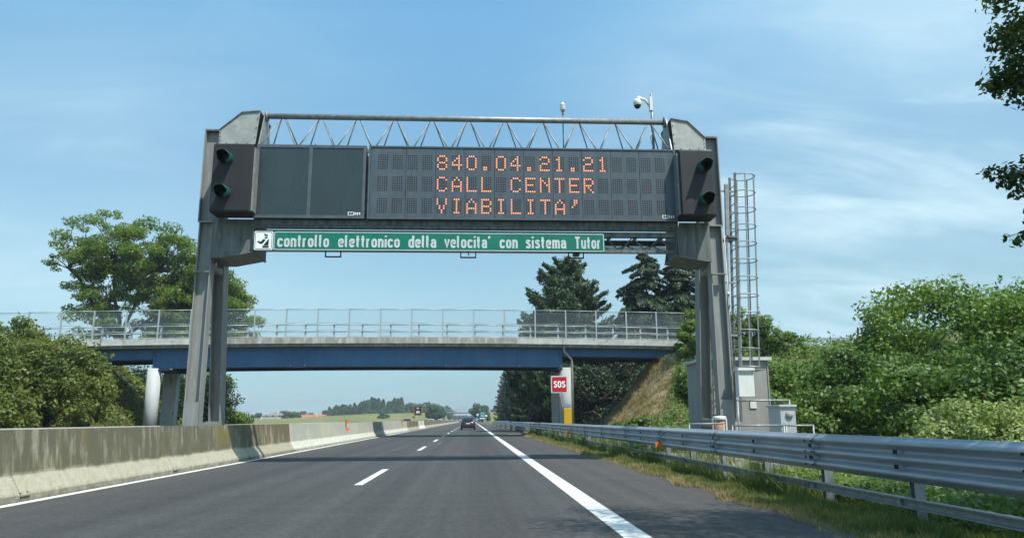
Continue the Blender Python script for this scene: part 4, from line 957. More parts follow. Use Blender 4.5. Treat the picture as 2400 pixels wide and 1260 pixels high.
broad_tree('robinia_tree', -33.5, 72, 0, 'Tall airy robinia rising behind the left end of the overpass',
           [(-1.2, 0, 17.6, 5.4, 4, 3.7), (2.8, 0, 16.2, 5.4, 4, 4.0), (-1.4, 0, 13.0, 4.2, 3, 2.8), (-.8, -.5, 10.4, 3.6, 2.6, 1.9), (5.2, 1, 12.8, 3.6, 3, 3.8), (-5.4, 0, 16.0, 2.4, 2, 1.5)], 340, 56000, .27, M['lf_robinia'], 8.6, .42, cr=(.45, 1.15), gap=.15, flat=.55)
broad_tree('robinia_tree', -24.5, 73, 0, 'Lower spreading robinia seen on both sides of the left gantry leg',
           [(-1.5, 0, 13.2, 3.8, 3.5, 3.3), (1.2, 0, 11.4, 2.4, 3, 2.4), (-1.6, 0, 9.2, 3.4, 3, 2.6), (1.0, 0, 8.8, 2.4, 3, 1.8), (-4.5, 0, 11.5, 3.2, 3, 3.4), (-4.0, 0, 8.6, 3.2, 2.5, 1.8)], 270, 54000, .27, M['lf_robinia'], 6.5, .36, cr=(.45, 1.15), gap=.15, flat=.55)
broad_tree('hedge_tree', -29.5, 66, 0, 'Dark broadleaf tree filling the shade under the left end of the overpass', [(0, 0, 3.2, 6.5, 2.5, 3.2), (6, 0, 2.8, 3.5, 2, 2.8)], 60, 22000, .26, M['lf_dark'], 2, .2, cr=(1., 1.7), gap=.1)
broad_tree('hedge_tree', -21.5, 68, 0, 'Bushy green tree just right of the left gantry leg, below the bridge', [(-2.2, 0, 2.9, 2.4, 2.2, 2.9), (-.4, 0, 1.3, 1.9, 2, 1.4), (.7, 0, .9, 1.2, 1.2, 1.1), (-4.2, 0, 3.4, 2.4, 2, 3)], 60, 28000, .23, M['lf_bush'], 2, .2, cr=(.6, 1.2), gap=.1)
conifer('cypress_tree', 9.9, 77, 0, 'Broad dense cypress rising behind the right half of the overpass', 17.6, 5.9, 130000, .50, M['lf_cedar'], droop=-.25, up=.25, tiers=60, power=.43, spray=.26, base=.08, ragged=.28)
conifer('spruce_tree', 16.6, 69, 0, 'Left one of the two dark spruces with sparse branches and visible trunk', 17.2, 5.4, 84000, .46, M['lf_dark'], droop=.30, tiers=34, power=.45, spray=.13, base=.28, gapy=.1, ragged=.3, group='two spruces')
conifer('spruce_tree', 20.2, 70, 0, 'Right one of the two dark spruces, denser and leaning on its neighbour', 17.2, 5.2, 96000, .46, M['lf_dark'], droop=.36, tiers=38, power=.42, spray=.16, base=.2, ragged=.25, group='two spruces')
xr = [(8.2, 84, 13.2, 2.6, 'lf_brown'), (8.0, 96, 13.6, 2.9, 'lf_dark'), (8.2, 112, 13.5, 3.0, 'lf_brown'), (8.4, 130, 13.4, 3.1, 'lf_dark'), (8.6, 152, 13.6, 3.2, 'lf_dark'), (8.8, 178, 14.0, 3.2, 'lf_brown'), (9.2, 205, 14.5, 3.4, 'lf_dark'), (12.5, 88, 13, 3.2, 'lf_dark'), (13, 104, 13, 3.2, 'lf_dark'), (14, 126, 13, 3.4, 'lf_dark')]
CL = ['Brownish conifer, nearest of the row right behind the bridge pier', 'Dark green conifer, second in the roadside row beyond the overpass', 'Brownish conifer, third in the roadside row beyond the overpass',
      'Dark green conifer, fourth in the roadside row beyond the overpass', 'Dark conifer just before the brownish one near the row end', 'Brownish conifer near the far end of the roadside row',
      'Last dark conifer of the row, its edge against the sky', 'Conifer set back from the road, nearest behind the roadside row', 'Conifer set back from the road, middle of three', 'Conifer set back from the road, farthest of three']
for k, (x, y, h, r, m_) in enumerate(xr):
    conifer('conifer_tree', x, y, 0, CL[k], h, r, 13000, .5, M[m_], group='row of dark conifers beyond the overpass', droop=-.1, up=.15, tiers=26, power=.42, spray=.26, base=.02, ragged=.2)
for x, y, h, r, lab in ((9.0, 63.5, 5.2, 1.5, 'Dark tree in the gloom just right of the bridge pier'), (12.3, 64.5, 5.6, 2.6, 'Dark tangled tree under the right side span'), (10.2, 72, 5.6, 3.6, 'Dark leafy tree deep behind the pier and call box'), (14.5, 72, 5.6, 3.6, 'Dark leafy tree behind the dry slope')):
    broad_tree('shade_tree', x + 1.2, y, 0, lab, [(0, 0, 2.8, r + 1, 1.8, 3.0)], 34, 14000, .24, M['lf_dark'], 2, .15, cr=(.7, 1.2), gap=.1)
broad_tree('shade_tree', 17, 66, 0, 'Brownish tree beneath the right spruces behind the parapet', [(0, 0, 7.5, 5.5, 2.5, 2.2), (-3, 0, 4, 4, 2, 3)], 50, 12000, .26, M['lf_brown'], 5, .2, cr=(.7, 1.4), gap=.1)
# dead twigs on the slope
dt = []
for _ in range(26):
    p = Vector((rng.uniform(8.6, 13), rng.uniform(58.5, 61.5), rng.uniform(.3, 3.2))); q = p + Vector((rng.uniform(-2.5, 2.5), rng.uniform(-.5, .5), rng.uniform(-.6, 1.2))); dt.append((bend(p, q, .3, 4), [.03, .025, .02, .015, .01]))
b = MB()
for p, r in dt: b.tube(p, r, 5)
stuff(b.build('fallen_branches', M['twig']), 'Bare fallen branches tangled under the right side span', 'branches')

def bush_thing(name, x, y, z, label, lobes, nleaf, lsize, mt, group=None, aspect=.55, sub=9, shell=.75, jit=.5, cat='shrub', stem=True):
    """lobes: (dx,dy,dz,rx,ry,rz) big rounded masses, each broken into overlapping leafy tufts"""
    t = empty(name, (x, y, z), label, cat, group); C = []; Rr = []; 
    for (a, b_, c, rx, ry, rz_) in lobes:
        m_ = int(sub * (rx * rz_ + ry * rz_ + rx * ry) / 1.6) + 6
        d = unit(rng.normal(0, 1, (m_, 3))); d[:, 2] = np.abs(d[:, 2]) * rng.choice([1, 1, 1, -.5], m_); q = rng.uniform(.72, 1.02, m_)[:, None]
        C.append(np.array([a, b_, c]) + d * q * np.array([rx, ry, rz_])); Rr.append(rng.uniform(.20, .42, m_) * min(rx, rz_) ** .5 * 1.15)
    C = np.concatenate(C); Rr = np.concatenate(Rr); P_, nrm = clump_points(C, Rr, nleaf, .75, .5)
    sp_ = []; sn_ = []
    for _ in range(int(9 * len(lobes))):                     # long shoots that break the outline
        l_ = lobes[rng.integers(len(lobes))]; d = unit(rng.normal(0, 1, 3)); d[2] = abs(d[2]) + .3; d = unit(d)
        p0 = np.array(l_[:3]) + d * np.array(l_[3:6]); ln = rng.uniform(.12, .38) * min(l_[3], 1.8) ** .5; kk = int(ln / lsize * 5)
        tt = rng.random(kk)[:, None]; q = p0 + (d + np.array([0, 0, .35])) * ln * tt + rng.normal(0, lsize * .45, (kk, 3)); sp_.append(q); sn_.append(rng.normal(0, 1, (kk, 3)))
    P_ = np.concatenate([P_] + sp_); nrm = np.concatenate([nrm] + sn_)
    keep = P_[:, 2] + z > -.03; P_, nrm = P_[keep], nrm[keep]
    ob('foliage', leaves(P_, nrm + np.array([0, -.1, .35]), lsize, mt, 'foliage', aspect, jit, .35), t)
    inner = MB(); 
    for (a, b_, c, rx, ry, rz_) in lobes: inner.lathe([(.001, -.3 * rz_), (.26 * min(rx, ry), -.2 * rz_), (.34 * min(rx, ry), 0), (.24 * min(rx, ry), .2 * rz_), (.001, .3 * rz_)], (a, b_, c), 12)
    o = inner.build('opaque_core', mt, t)  # solid core added inside each lobe to stop light showing through
    if stem: wood(t, [(bend((rng.uniform(-.3, .3), 0, -.3), (l_[0], l_[1], l_[2]), 0, 3), [.06, .05, .035, .02]) for l_ in lobes], name='stem')
    return t
# left side masses
bush_thing('hedge_bush', -25.3, 42, 0, 'Big yellow-green bush mass at the left picture edge', [(-2.2, 0, 3.2, 3.2, 3, 3.3), (-.2, -1, 2.0, 2.4, 2.4, 2.3), (-5.5, 1, 4.2, 3, 3, 3)], 26000, .20, M['lf_left'])
bush_thing('hedge_bush', -23.0, 44.5, 0, 'Rounded bush on the bank directly left of the round pier', [(0, 0, 2.7, 2.1, 2.2, 2.9), (-1.8, -.5, 3.6, 2.0, 2, 2.3), (.9, -.6, 1.4, 1.5, 1.6, 1.6)], 22000, .19, M['lf_left'])
bush_thing('hedge_bush', -28.5, 47, 3.4, 'Bush on the bank top reaching up to the safety fence', [(0, 0, 2.0, 3, 2, 2.0), (3.0, 0, 1.3, 2, 1.6, 1.6)], 12000, .20, M['lf_left'])
bush_thing('hedge_bush', -22.4, 38.5, 0, 'Low bush with reddish tips in front of the left bank', [(-1.0, 0, 1.2, 1.8, 1.5, 1.5), (-3.6, 0, 1.6, 2, 1.5, 1.8)], 12000, .18, M['lf_left'])
# right side masses
bush_thing('walnut_bush', 18.8, 28.5, 1.0, 'Tall rounded dark green thicket that crowns the right side', [(0, 0, 2.9, 3.4, 3, 2.7), (3.6, .5, 2.6, 3, 3, 2.8), (-2.4, .6, 1.9, 2.0, 2.4, 1.9), (6.8, -.5, 2.0, 3, 3, 2.6)], 52000, .175, M['lf_bush'], sub=12)
bush_thing('thicket_bush', 13.9, 27.0, -.05, 'Green thicket sloping down in the middle of the right bank', [(0, 0, 2.0, 2.0, 2, 1.6), (-2.4, .8, 1.6, 1.9, 2, 1.5), (2.6, -.8, 1.7, 2.2, 2.2, 1.8), (-4.0, -1, 1.0, 1.4, 1.4, 1.3)], 36000, .16, M['lf_mid'], sub=12)
bush_thing('thicket_bush', 14.6, 20.5, 0, 'Dark leafy mound right behind the pale flowering shrub', [(0, 0, 1.5, 2.2, 2, 1.6), (2.6, .2, 1.7, 2.2, 2, 1.9), (-2.5, 0, 1.2, 1.8, 1.8, 1.4), (-4.3, .8, .9, 1.2, 1.2, 1.1)], 38000, .14, M['lf_mid'], sub=12)
bush_thing('thicket_bush', 11.6, 33, 1.0, 'Sunlit thicket behind the pillar cabinet and ladder foot', [(.6, 0, 1.3, 1.7, 2, 1.5), (-.4, 1.5, 1.4, 1.5, 1.8, 1.5), (2.2, .8, 1.2, 2.0, 2, 1.5)], 30000, .17, M['lf_vine'], sub=12)
bush_thing('pale_shrub', 9.7, 14.2, 0, 'Pale variegated flowering shrub close behind the guardrail', [(0, 0, .80, .85, .9, .68), (-.75, .1, .5, .6, .7, .45), (.85, 0, .66, .7, .7, .55)], 13000, .085, M['lf_pale'], aspect=.6, sub=26)
bush_thing('ivy_bush', 15.6, 50.5, 3.2, 'Ivy covered bush swallowing the right end of the overpass', [(0, 0, 2.8, 1.5, 1.4, 2.6), (1.6, -1, 1.6, 1.7, 1.6, 2.0), (.6, -2.0, .2, 1.3, 1.3, 1.5)], 20000, .19, M['lf_vine'], sub=12)
bush_thing('bank_bush', 19.4, 49.5, 4.6, 'Pale green sapling bush seen through the ladder cage', [(0, 0, 1.7, 1.6, 1.4, 1.7), (2.3, .5, 1.2, 1.6, 1.3, 1.0), (-1.2, 0, 2.4, .8, .8, 1.5)], 9000, .2, M['lf_vine'])
bush_thing('bank_bush', 25.5, 50.5, 4.9, 'Low leafy bush on the embankment crest beside the small guardrail', [(0, 0, .4, 2.5, 1.4, .8), (3.6, 0, .5, 2.4, 1.4, 1.0)], 10000, .2, M['lf_bush'])
bush_thing('road_bush', 10.1, 44, 0, 'Bright green bush at the foot of the dry slope', [(-.2, 0, .5, 1.0, 1, .7), (-1.6, .6, .4, .8, 1, .5), (1.0, 0, .6, .8, 1, .6)], 9000, .17, M['lf_vine'])
bush_thing('road_bush', 12.9, 39.5, .4, 'Dark bush left of the concrete hut below the ivy', [(.3, 0, 1.0, .9, 1.2, 1.2), (1.5, 1.6, 1.6, 1.2, 1.3, 1.5)], 14000, .17, M['lf_bush'])

# continuous ground cover on the banks
def cover(name, n, xr_, yr_, h, lsize, mt, label, cond=None, thick=.35, cat='undergrowth'):
    X = rng.uniform(*xr_, n); Y = rng.uniform(*yr_, n)
    if cond is not None: k = cond(X, Y); X, Y = X[k], Y[k]
    Z = h(X, Y) + np.abs(lump(X, Y, 1.6)) * thick * 1.6 + rng.uniform(0, thick, len(X))
    P_ = np.stack([X, Y, Z], 1)
    nr = np.tile(np.array([[-.25, -.55, 1.]]), (len(X), 1)); return stuff(ob(name, leaves(P_, nr, lsize, mt, name, .6, .55, .2)), label, cat)
cover('bank_undergrowth', 150000, (8.2, 46), (12, 52.5), right_h, .17, M['lf_vine'], 'Vines and leafy undergrowth covering the right bank', lambda X, Y: ~((X > 8.8) & (X < 11.2 + (Y - 44) * .42) & (Y > 43.5)) & ~((X < 9.8) & (Y > 22.5) & (Y < 26)), .4)
cover('roadside_weeds', 26000, (5.35, 9.2), (6.5, 16), lambda X, Y: X * 0 - .02, .085, M['lf_vine'], 'Bright weeds and bramble leaves behind the guardrail', lambda X, Y: ~((X < 8.4) & (X > 5.45) & (Y > 14.4)), .22)
cover('roadside_weeds', 14000, (5.3, 8.4), (24, 46), lambda X, Y: X * 0 - .02, .12, M['lf_vine'], 'Weeds on the flat strip between guardrail and far bank', lambda X, Y: ~((X > 7.1) & (Y < 26)), .3)
cover('bank_undergrowth', 70000, (-50, -21.2), (30, 58.5), left_h, .24, M['lf_left'], 'Undergrowth covering the left bank', None, .5)
cover('bank_undergrowth', 16000, (-50, -23), (59, 75), left_h, .3, M['lf_left'], 'Undergrowth on the far flank of the left bank', None, .6)
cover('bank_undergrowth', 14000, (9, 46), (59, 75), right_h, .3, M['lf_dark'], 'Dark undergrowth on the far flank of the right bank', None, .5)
# verge grass
def blades(name, n, xf, y0_, y1_, hgt, wd, mt, label):
    u = rng.random(n); Y = y0_ * (y1_ / y0_) ** u; X = xf(Y, n)
    P_ = np.stack([X, Y, np.full(n, -.025)], 1); d = unit(rng.normal(0, 1, (n, 3)) * np.array([1, 1, 0])); h = hgt * rng.uniform(.3, 1.25, n) * (1 + Y / 90) * (.45 + 1.5 * np.clip(lump(X * 3.1, Y * 1.7) + lump(X * 7, Y * 5) * .6 + .35, 0, 1))
    lean = rng.normal(0, .45, (n, 3)) * h[:, None]; lean[:, 2] = h; s = (wd * (1 + Y / 18))[:, None]
    v = np.stack([P_ - d * s, P_ + d * s, P_ + lean], 1).reshape(-1, 3)
    return stuff(ob(name, npmesh(name, v, np.arange(3 * n).reshape(n, 3), mt)), label, 'grass')
edge = lambda Y, n: 3.98 + .12 * np.sin(Y * 2.1) + .07 * np.sin(Y * 5.3) 
blades('verge_grass', 120000, lambda Y, n: edge(Y, n) + .12 + rng.random(n) ** 1.0 * 1.9, 4.5, 62, .085, .006, M['grass'], 'Short green grass verge under the guardrail')
blades('dry_grass', 42000, lambda Y, n: edge(Y, n) - .08 + np.abs(rng.normal(0, .34, n)), 4.5, 60, .075, .005, M['straw'], 'Dry straw-coloured grass along the asphalt edge')
blades('tall_grass', 16000, lambda Y, n: 4.8 + rng.random(n) * 1.4, 11, 64, .28, .006, M['grass'], 'Tall grass tufts growing between the guardrail posts')
blades('dry_slope_grass', 26000, lambda Y, n: rng.uniform(8.9, 14.2, n), 43, 58, .16, .006, M['straw'], 'Dry grass on the slope below the overpass')
o = bpy.data.objects['dry_slope_grass']; me = o.data; co = np.empty(len(me.vertices) * 3, np.float32); me.vertices.foreach_get('co', co); co = co.reshape(-1, 3)
base_ = co.reshape(-1, 3, 3)[:, 0]; hh = right_h(base_[:, 0], base_[:, 1]); co[:, 2] += np.repeat(hh, 3) + .03; me.vertices.foreach_set('co', co.ravel()); me.update()

# overhanging tree at the right edge (trunk stands beside the road, outside the picture)
ot = empty('overhanging_tree', (11.5, 5.2, 0), 'Nearby tree whose dark leafy branches hang in at the right picture edge', 'tree')
def rel(p): return (p[0] - 11.5, p[1] - 5.2, p[2])
vis = [(6.72, 8.05, 6.35, .30), (6.95, 8.1, 6.0, .34), (6.62, 8.0, 5.75, .24), (6.85, 8.0, 5.5, .36), (6.55, 8.0, 5.25, .24), (6.40, 8.0, 5.12, .17), (6.75, 8.0, 5.12, .28), (7.05, 8.1, 5.2, .36), (7.1, 8.2, 5.9, .4),
       (6.25, 8.0, 4.06, .06), (6.42, 8.0, 3.93, .15), (6.6, 8.0, 3.95, .19), (6.75, 8.0, 3.85, .2), (6.50, 8.0, 3.78, .12), (6.72, 8.0, 3.62, .13), (6.62, 8.0, 3.30, .08), (6.72, 8.0, 3.34, .11), (6.80, 8.0, 2.93, .07), (6.95, 8.1, 3.5, .25), (7.0, 8.1, 4.2, .28)]
vis += [(6.25, 8.0, 3.23, .07), (6.42, 8.0, 3.18, .10), (6.5, 8.0, 3.25, .09), (6.15, 8.0, 4.0, .08), (6.45, 8.0, 3.98, .2)]
Cc = [rel((q[0] - .12, q[1], q[2])) for q in vis]; Rc = [q[3] * 1.12 for q in vis]; n_vis = len(vis)
for _ in range(170):
    d = unit(rng.normal(0, 1, 3)); q = np.array([7.4, 5.0, 7.6]) + d * np.array([3.9, 2.6, 1.5]) * rng.uniform(.3, 1)
    rw = rng.uniform(.4, .7)
    if q[0] / max(q[1], .1) < 1.0 and (q[2] - 1.2 - rw) / math.hypot(q[0], q[1]) < .70: continue      # the crown stays above the road's open view
    Cc.append(rel(q)); Rc.append(rw)
Cc = np.array(Cc); Rc = np.array(Rc)
Pv, nv = clump_points(Cc[:n_vis], Rc[:n_vis], 3300, .75, .05); Pm, nm_ = clump_points(Cc[n_vis:], Rc[n_vis:], 34000, .8, .2)
ob('crown', leaves(np.concatenate([Pv, Pm]), np.concatenate([nv, nm_]) + np.array([0, 0, .6]), .085, M['lf_near'], 'crown', .52, .8, .7), ot)
brs = [(bend((0, 0, -.3), (-.6, -.2, 4.4), 0, 5), [.2, .18, .16, .15, .13, .12])]
fork = Vector((-.6, -.2, 4.4)); mid1 = Vector(rel((8.1, 7.6, 5.7))); mid2 = Vector(rel((7.9, 7.6, 4.0)))
brs += [(bend(fork, mid1, -.1, 4), [.1, .08, .06, .05, .04]), (bend(fork, mid2, .1, 4), [.09, .07, .05, .04, .03])]
for c in Cc[:n_vis]:
    m_ = mid1 if c[2] > 4.7 else mid2; brs.append((bend(m_, c, .15, 4), [.014, .011, .009, .006, .004]))
for c in Cc[n_vis::2]: brs.append((bend(fork, c, -.1, 4), [.06, .045, .035, .02, .01]))
wood(ot, brs, name='trunk')

# ------------------------------------------------------------------ cars
def loft(secs, m_=None):
    b = MB(); n = len(secs[0]); vs = [p for s_ in secs for p in s_]
    fs = [(i * n + k, i * n + (k + 1) % n, (i + 1) * n + (k + 1) % n, (i + 1) * n + k) for i in range(len(secs) - 1) for k in range(n)]
    b.add(vs, fs, True); b.f += [tuple(range(n - 1, -1, -1)), tuple((len(secs) - 1) * n + k for k in range(n))]; b.sm += [False, False]; return b
def make_car(x, y, paint, label, rz=0, group=None, name='car'):
    t = empty(name, (x, y, 0), label, 'car', group, rz)
    def sec(yy, w_, z0, z1, tw_): return [(-w_ * .92, yy, z0), (w_ * .92, yy, z0), (w_, yy, z0 + .18), (w_, yy, z1 - .16), (tw_, yy, z1), (-tw_, yy, z1), (-w_, yy, z1 - .16), (-w_, yy, z0 + .18)]
    loft([sec(0, .80, .38, .80, .74), sec(.08, .88, .24, .98, .80), (sec(.5, .90, .22, 1.0, .82)), sec(1.2, .90, .2, 1.0, .82), sec(2.9, .90, .2, .96, .80), sec(3.6, .89, .2, .90, .76), sec(4.15, .84, .24, .76, .68), sec(4.3, .74, .34, .62, .6)]).build('body', paint, t, bevel=0)
    def cab(yy, wb_, wt_, z0, z1): return [(-wb_, yy, z0), (wb_, yy, z0), (wt_ + .03, yy, z1 - .05), (wt_ - .04, yy, z1), (-wt_ + .04, yy, z1), (-wt_ - .03, yy, z1 - .05)]
    loft([cab(.14, .78, .70, .95, 1.0), cab(.42, .80, .64, .95, 1.38), cab(.75, .81, .64, .95, 1.47), cab(2.0, .81, .64, .95, 1.49), cab(2.6, .80, .62, .95, 1.38), cab(3.4, .76, .68, .9, .95)]).build('roof', paint, t)
    MB().add([(-.66, .12, 1.03), (.66, .12, 1.03), (.55, .345, 1.34), (-.55, .345, 1.34)], [(0, 1, 2, 3)]).build('rear_window', M['glass'], t)
    for s in (-1, 1):
        MB().add([(s * .818, .62, 1.02), (s * .822, 2.7, 1.02), (s * .69, 2.35, 1.37), (s * .685, .75, 1.37)], [(0, 1, 2, 3)]).build('side_window', M['glass'], t)
        MB().prism([(s * .66, .80), (s * .86, .80), (s * .87, .90), (s * .82, .95), (s * .68, .9)], 'y', -.015, .1).build('tail_lamp', M['tail'], t)
        MB().box(s * .90 + (-.02 if s > 0 else -.16), s * .90 + (.16 if s > 0 else .02), 2.45, 2.6, .98, 1.1).build('mirror', paint, t, bevel=.02)
        for yy in (.75, 3.4):
            w_ = MB().lathe([(.001, 0), (.2, 0), (.31, .0), (.33, .03), (.33, .19), (.3, .21), (.001, .21)], (s * .90 - (.19 if s > 0 else .02), yy, .33), 20, 'x').build('wheel', M['tyre'], t)
    MB().add([(-.65, 4.32, .4), (.65, 4.32, .4), (.65, 4.25, .62), (-.65, 4.25, .62)], [(0, 1, 2, 3)]).build('grille', M['black'], t)
    MB().add([(-.62, 2.72, 1.36), (.62, 2.72, 1.36), (.7, 3.3, 1.0), (-.7, 3.3, 1.0)], [(0, 1, 2, 3)]).build('windscreen', M['glass'], t)
    MB().box(-.82, .82, -.02, .06, .34, .52).build('bumper', M['tyre'], t, bevel=.02)
    MB().box(-.26, .26, -.012, .01, .70, .81).build('number_plate', M['plate'], t)
    return t
make_car(-.48, 94, M['paint_dark'], 'Dark grey hatchback driving ahead in the right lane')
make_car(-12.6, 150, M['paint_red'], 'Dark red car on the opposite carriageway, roof showing over the barrier', math.pi, 'cars on the opposite carriageway')
make_car(-12.4, 235, M['paint_white'], 'White car on the opposite carriageway, nearer of the two white ones', math.pi, 'cars on the opposite carriageway')
make_car(-12.2, 290, M['paint_white'], 'White car on the opposite carriageway, farther of the two white ones', math.pi, 'cars on the opposite carriageway')
make_car(-15.6, 262, M['paint_silver'], 'Silver car on the opposite carriageway between the white cars', math.pi, 'cars on the opposite carriageway')

# ------------------------------------------------------------------ distance
# far overpass
fo = empty('far_overpass', (-5, 452, 0), 'Small grey overpass crossing the road near the horizon', 'bridge')
MB().box(-15, 14, -3, 3, 5.0, 5.75).build('deck', M['concrete'], fo)
MB().box(-15, 14, -3.2, -3.05, 4.95, 5.3).build('girder', M['girder_dark'], fo)
for x in (-10.5, 9): MB().box(x - .5, x + .5, -2.5, 2.5, 0, 5.0).build('pier', M['pier'], fo)
for k in range(14): MB().box(-15 + 2.2 * k - .06, -15 + 2.2 * k + .06, -2.95, -2.85, 5.75, 7.8).build('fence_post', M['fence'], fo)
MB().box(-15, 14, -2.95, -2.85, 7.7, 7.8).build('fence_rail', M['fence'], fo)
MB().add([(-15, -2.9, 5.76), (14, -2.9, 5.76), (14, -2.9, 7.7), (-15, -2.9, 7.7)], [(0, 1, 2, 3)]).build('fence_mesh', M['wire'], fo)
def far_ramp(X, Y):
    l = np.interp(-X, [18, 60, 110, 200], [5.6, 5.0, 2.6, 0]); r = np.interp(X, [6, 9, 40, 160], [0, 5.6, 5.2, 0]); m_ = np.where(X < -5, l * (X < -17.5), r)
    return m_ * np.clip(1.35 - np.abs(Y - 452) / 26, 0, 1).clip(0, 1) - .05
S(grid_terrain('far_embankment', -210, 170, 160, 415, 490, 30, far_ramp, mat('meadow bank', (.115, .14, .035), (.19, .165, .065), .06, .95, c3=(.10, .15, .035), s3=.1)))
hedge_m = M['far_leaf']
def far_tree_mesh(w_, h, n, ls, kind):
    if kind == 'poplar':
        t_ = rng.random(n); a = rng.uniform(0, 2 * math.pi, n); rr = w_ * np.sin(np.clip(t_ * .93 + .05, 0, 1) ** .7 * math.pi) ** .6 * rng.uniform(.6, 1.05, n); P_ = np.stack([rr * np.cos(a), rr * np.sin(a), h * (.04 + .96 * t_)], 1); nr = np.stack([np.cos(a), np.sin(a), np.full(n, .5)], 1)
    else:
        C = unit(rng.normal(0, 1, (18, 3))) * rng.uniform(.4, .8, (18, 1)) * np.array([w_, w_, h * .45]) + np.array([0, 0, h * .52]); P_, nr = clump_points(C, np.full(18, w_ * .42), n, .9, .5); P_[:, 2] = np.maximum(P_[:, 2], .1)
    return leaves(P_, nr + np.array([0, 0, .4]), ls, hedge_m, 'crown', .7, .8, 0)
popm = [far_tree_mesh(2.2, 18, 1400, 1.1, 'poplar') for _ in range(3)]; rdm = [far_tree_mesh(5, 10, 1800, 1.1, 'round') for _ in range(3)]
trm = MB().tube([(0, 0, -.2), (0, 0, 7)], [.3, .15], 6).mesh('trunk', M['trunk'])
def far_tree(kind, x, y, s, label, group, sw=1.):
    ms = popm if kind == 'poplar' else rdm
    t = empty('poplar_tree' if kind == 'poplar' else 'distant_tree', (x, y, 0), label, 'tree', group, rng.uniform(0, 6)); ob('crown', random.choice(ms), t, sc_=(s * sw, s * sw, s)); ob('trunk', trm, t, sc_=(s, s, s * .5)); return t
G1 = 'poplars behind the field'; L1 = 'Slender dark poplar in the distant row behind the field'
for k in range(30):
    px = 785 + k * 3.6 + rng.uniform(-1, 1); Y = 640; x = (px - 1106) / 1733 * Y
    far_tree('poplar', x, Y + rng.uniform(-15, 15), (.55 + .2 * rng.random() + .012 * k) , L1, G1, 1.0 + .8 * rng.random())
for k in range(31):
    px = 872 + k * 5.7; Y = 600; x = (px - 1106) / 1733 * Y
    far_tree('poplar' if k < 14 else 'round', x, Y + rng.uniform(-12, 12), (.95 if k < 14 else 1.35 if k < 26 else 1.15) * rng.uniform(.9, 1.12), 'Tall dark tree in the dense distant grove left of the far overpass', 'dense grove left of the far overpass', 1.0 + .7 * rng.random())
for k in range(22): far_tree('round', (870 + 8 * k - 1106) / 1733 * 585, 585 + rng.uniform(-8, 8), rng.uniform(.7, 1.15), 'Rounded tree along the foot of the distant grove', 'rounded trees at the foot of the distant grove', 1.2)
for px, Y, s, lab in ((838, 480, .50, 'Round lone tree standing in the distant field'), (905, 430, .62, 'Bushy tree on the slope below the distant grove'), (1016, 400, .95, 'Large round tree behind the far speed sign'), (1030, 405, .8, 'Round tree just left of the far overpass'), (1120, 400, 1.0, 'Dark tree behind the distant green sign'), (1131, 415, .95, 'Dark tree right of the distant green sign'), (1141, 380, .42, 'Low bush on the far right embankment')):
    far_tree('round', (px - 1106) / 1733 * Y, Y, s, lab, None)
for px in (612, 627, 650, 664, 676, 700, 716, 730, 744, 757, 774):
    Y = 585; far_tree('round', (px - 1106) / 1733 * Y, Y + rng.uniform(-5, 25), rng.uniform(.6, 1.05), 'Small tree in the line behind the distant farmhouses', 'trees behind the farmhouses')
for px, s, lab in ((690, .95, 'Pale green tree between the two farmhouses'), (706, .9, 'Dark bluish conifer-like tree left of the red roof'), (712, .7, 'Dark rounded tree in front of the red roofed farm')):
    far_tree('round', (px - 1106) / 1733 * 525, 525, s * .85, lab, None)
for k in range(16):
    x = -6 + k * 5; far_tree('round', x - 20, 900 + 10 * (k % 3), .7, 'Tiny tree on the horizon seen under the far overpass', 'horizon trees under the far overpass')
for k in range(6): far_tree('round', 18 + k * 9, 500 + 8 * (k % 3), 1.1, 'Tree behind the right ramp of the far overpass', 'trees behind the right far ramp')
# farmhouses
def house(x, y, w_, d, h, rh, wall, roof, label, hip=False):
    t = empty('farmhouse', (x, y, 0), label, 'house'); MB().box(-w_ / 2, w_ / 2, -d / 2, d / 2, 0, h).build('wall', M[wall], t); e = .5
    i = w_ * .28 if hip else 0
    r = MB().add([(-w_ / 2 - e, -d / 2 - e, h), (w_ / 2 + e, -d / 2 - e, h), (w_ / 2 + e, d / 2 + e, h), (-w_ / 2 - e, d / 2 + e, h), (-w_ / 2 - e + i, 0, h + rh), (w_ / 2 + e - i, 0, h + rh)], [(0, 1, 5, 4), (2, 3, 4, 5), (1, 2, 5), (3, 0, 4), (3, 2, 1, 0)]).build('roof', M[roof], t)
    MB().box(-.5, .5, -.5, .5, h + rh * .4, h + rh + .9).build('chimney', M['render'], r, (w_ * .15, -d * .15, 0))
    n = max(2, int(w_ / 4))
    for k in range(n):
        for zz in ([1.4] if h < 4 else [1.4, 4.0]):
            f = MB().box(-.55, .55, -.08, -.03, 0, 1.3).build('window', M['window'], t, (-w_ / 2 + w_ * (k + .5) / n, -d / 2, zz))
    return t
house(-140, 545, 14, 10, 4.8, 2.2, 'render', 'tile_grey', 'Pale two-storey farmhouse with grey hipped roof near the horizon', True)
house(-146, 520, 26, 7, 2.0, 1.2, 'render', 'tile_grey', 'Long low farm shed in front of the grey roofed farmhouse')
house(-112, 540, 17, 9, 2.6, 3.0, 'render', 'tile', 'Long farmhouse with an orange-red tiled roof near the horizon')
g_ = empty('farmhouse', (-103, 533, 0), 'White gabled house end at the right of the red roof', 'house')
MB().prism([(-3.5, 0), (3.5, 0), (3.5, 2.4), (0, 4.6), (-3.5, 2.4)], 'y', 0, 8).build('wall', M['sign_bright'], g_); MB().add([(-4, -.4, 2.2), (0, -.4, 4.8), (0, 8.4, 4.8), (-4, 8.4, 2.2), (4, -.4, 2.2), (4, 8.4, 2.2)], [(0, 1, 2, 3), (1, 4, 5, 2)]).build('roof', M['tile'], g_)
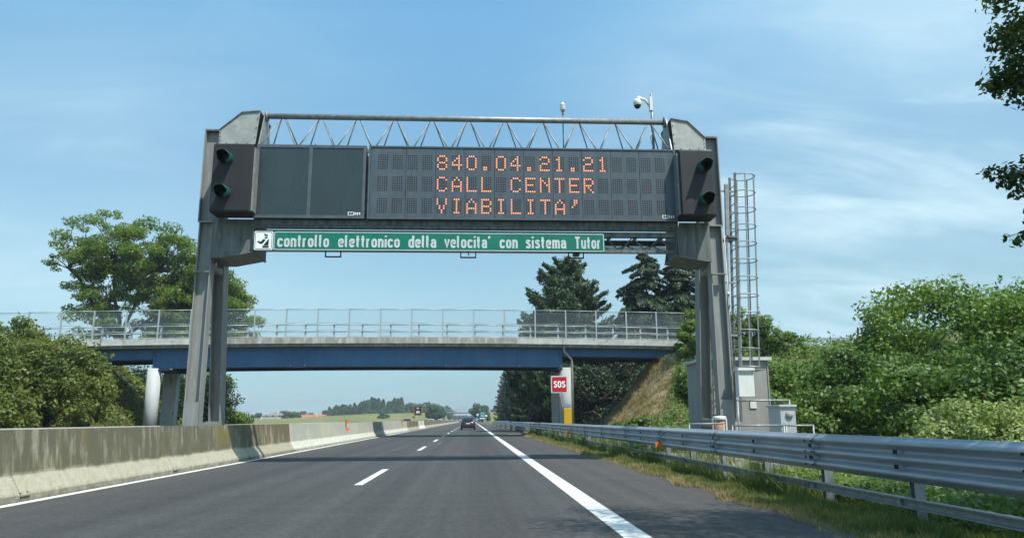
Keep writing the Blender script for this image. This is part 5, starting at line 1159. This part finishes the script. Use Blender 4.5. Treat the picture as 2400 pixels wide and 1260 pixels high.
# far road signs
vs_ = empty('speed_sign', (-8.1, 107, 0), 'Dark square speed sign with brown frame standing in the far median', 'sign')
MB().prism(rrect(-.05, 1.0, 1.85, 3.15, .08), 'y', 0, .05).build('sign_panel', M['sign_black'], vs_)
ring(-.05, 1.0, 1.85, 3.15, .08, .13, -.004).build('frame', M['sign_back'], vs_)
MB().tube([(.45, .05, 1.85), (-.02, .05, 1.35), (-.02, .05, 0)], .05, 8).build('pole', M['galv_plate'], vs_)
MB().box(.3, .42, -.012, -.006, 2.75, 2.95).box(.5, .62, -.012, -.006, 2.75, 2.95).build('marking', M['sign_white'], vs_)
MB().add([(.2, -.012, 2.3), (.3, -.012, 2.5), (.68, -.012, 2.5), (.74, -.012, 2.15), (.6, -.012, 2.1), (.5, -.012, 2.3), (.4, -.012, 2.1), (.28, -.012, 2.1)], [(0, 7, 6, 5, 4, 3, 2, 1)]).build('marking', M['sign_white'], vs_)
MB().prism([(-.3, 1.5), (.1, 1.5), (.05, 1.75), (-.25, 1.75)], 'y', -.02, 0).build('small_plate', M['sign_back'], vs_)
ds = empty('direction_sign', (4.6, 330, 0), 'Distant green direction sign right of the car ahead', 'sign')
MB().box(-1.25, 1.25, 0, .1, 1.6, 4.6).build('sign_panel', M['sign_green'], ds); MB().box(-1.2, 1.2, -.03, -.01, 1.6, 1.95).build('white_band', M['sign_bright'], ds)
for z in (2.6, 3.2, 4.0): MB().box(-.8, .8, -.03, -.01, z, z + .2).build('marking', M['sign_white'], ds)
for x in (-.8, .8): MB().box(x - .08, x + .08, .12, .25, 0, 4.5).build('post', M['galv'], ds)
bs = empty('blue_sign', (2.5, 331, 0), 'Distant narrow blue and white sign beside the green one', 'sign')
MB().box(-.5, .5, 0, .1, 1.4, 3.9).build('sign_panel', M['sign_blue'], bs); MB().box(-.4, .4, -.03, -.01, 3.1, 3.8).box(-.4, .4, -.03, -.01, 1.45, 1.7).build('marking', M['sign_bright'], bs); MB().box(-.06, .06, .12, .25, 0, 3.8).build('post', M['galv'], bs)
rs = empty('round_sign', (5.6, 300, 0), 'Distant round white sign right of the green one', 'sign')
MB().lathe([(.001, 0), (.45, 0), (.45, .05), (.001, .05)], (0, 0, 2.6), 20, 'y').build('sign_panel', M['sign_bright'], rs); MB().box(-.22, .22, -.03, -.01, 2.53, 2.67).build('marking', M['sign_black'], rs); MB().box(-.05, .05, .06, .15, 0, 2.6).build('post', M['galv'], rs)

# ------------------------------------------------------------------ haze
hz = MB().box(-3600, 3600, -350, 4600, -1.1, 26).build('haze', M['haze']); stuff(hz)
print('polys', sum(len(o.data.polygons) for o in bpy.data.objects if o.type == 'MESH'), 'objects', len(bpy.data.objects))
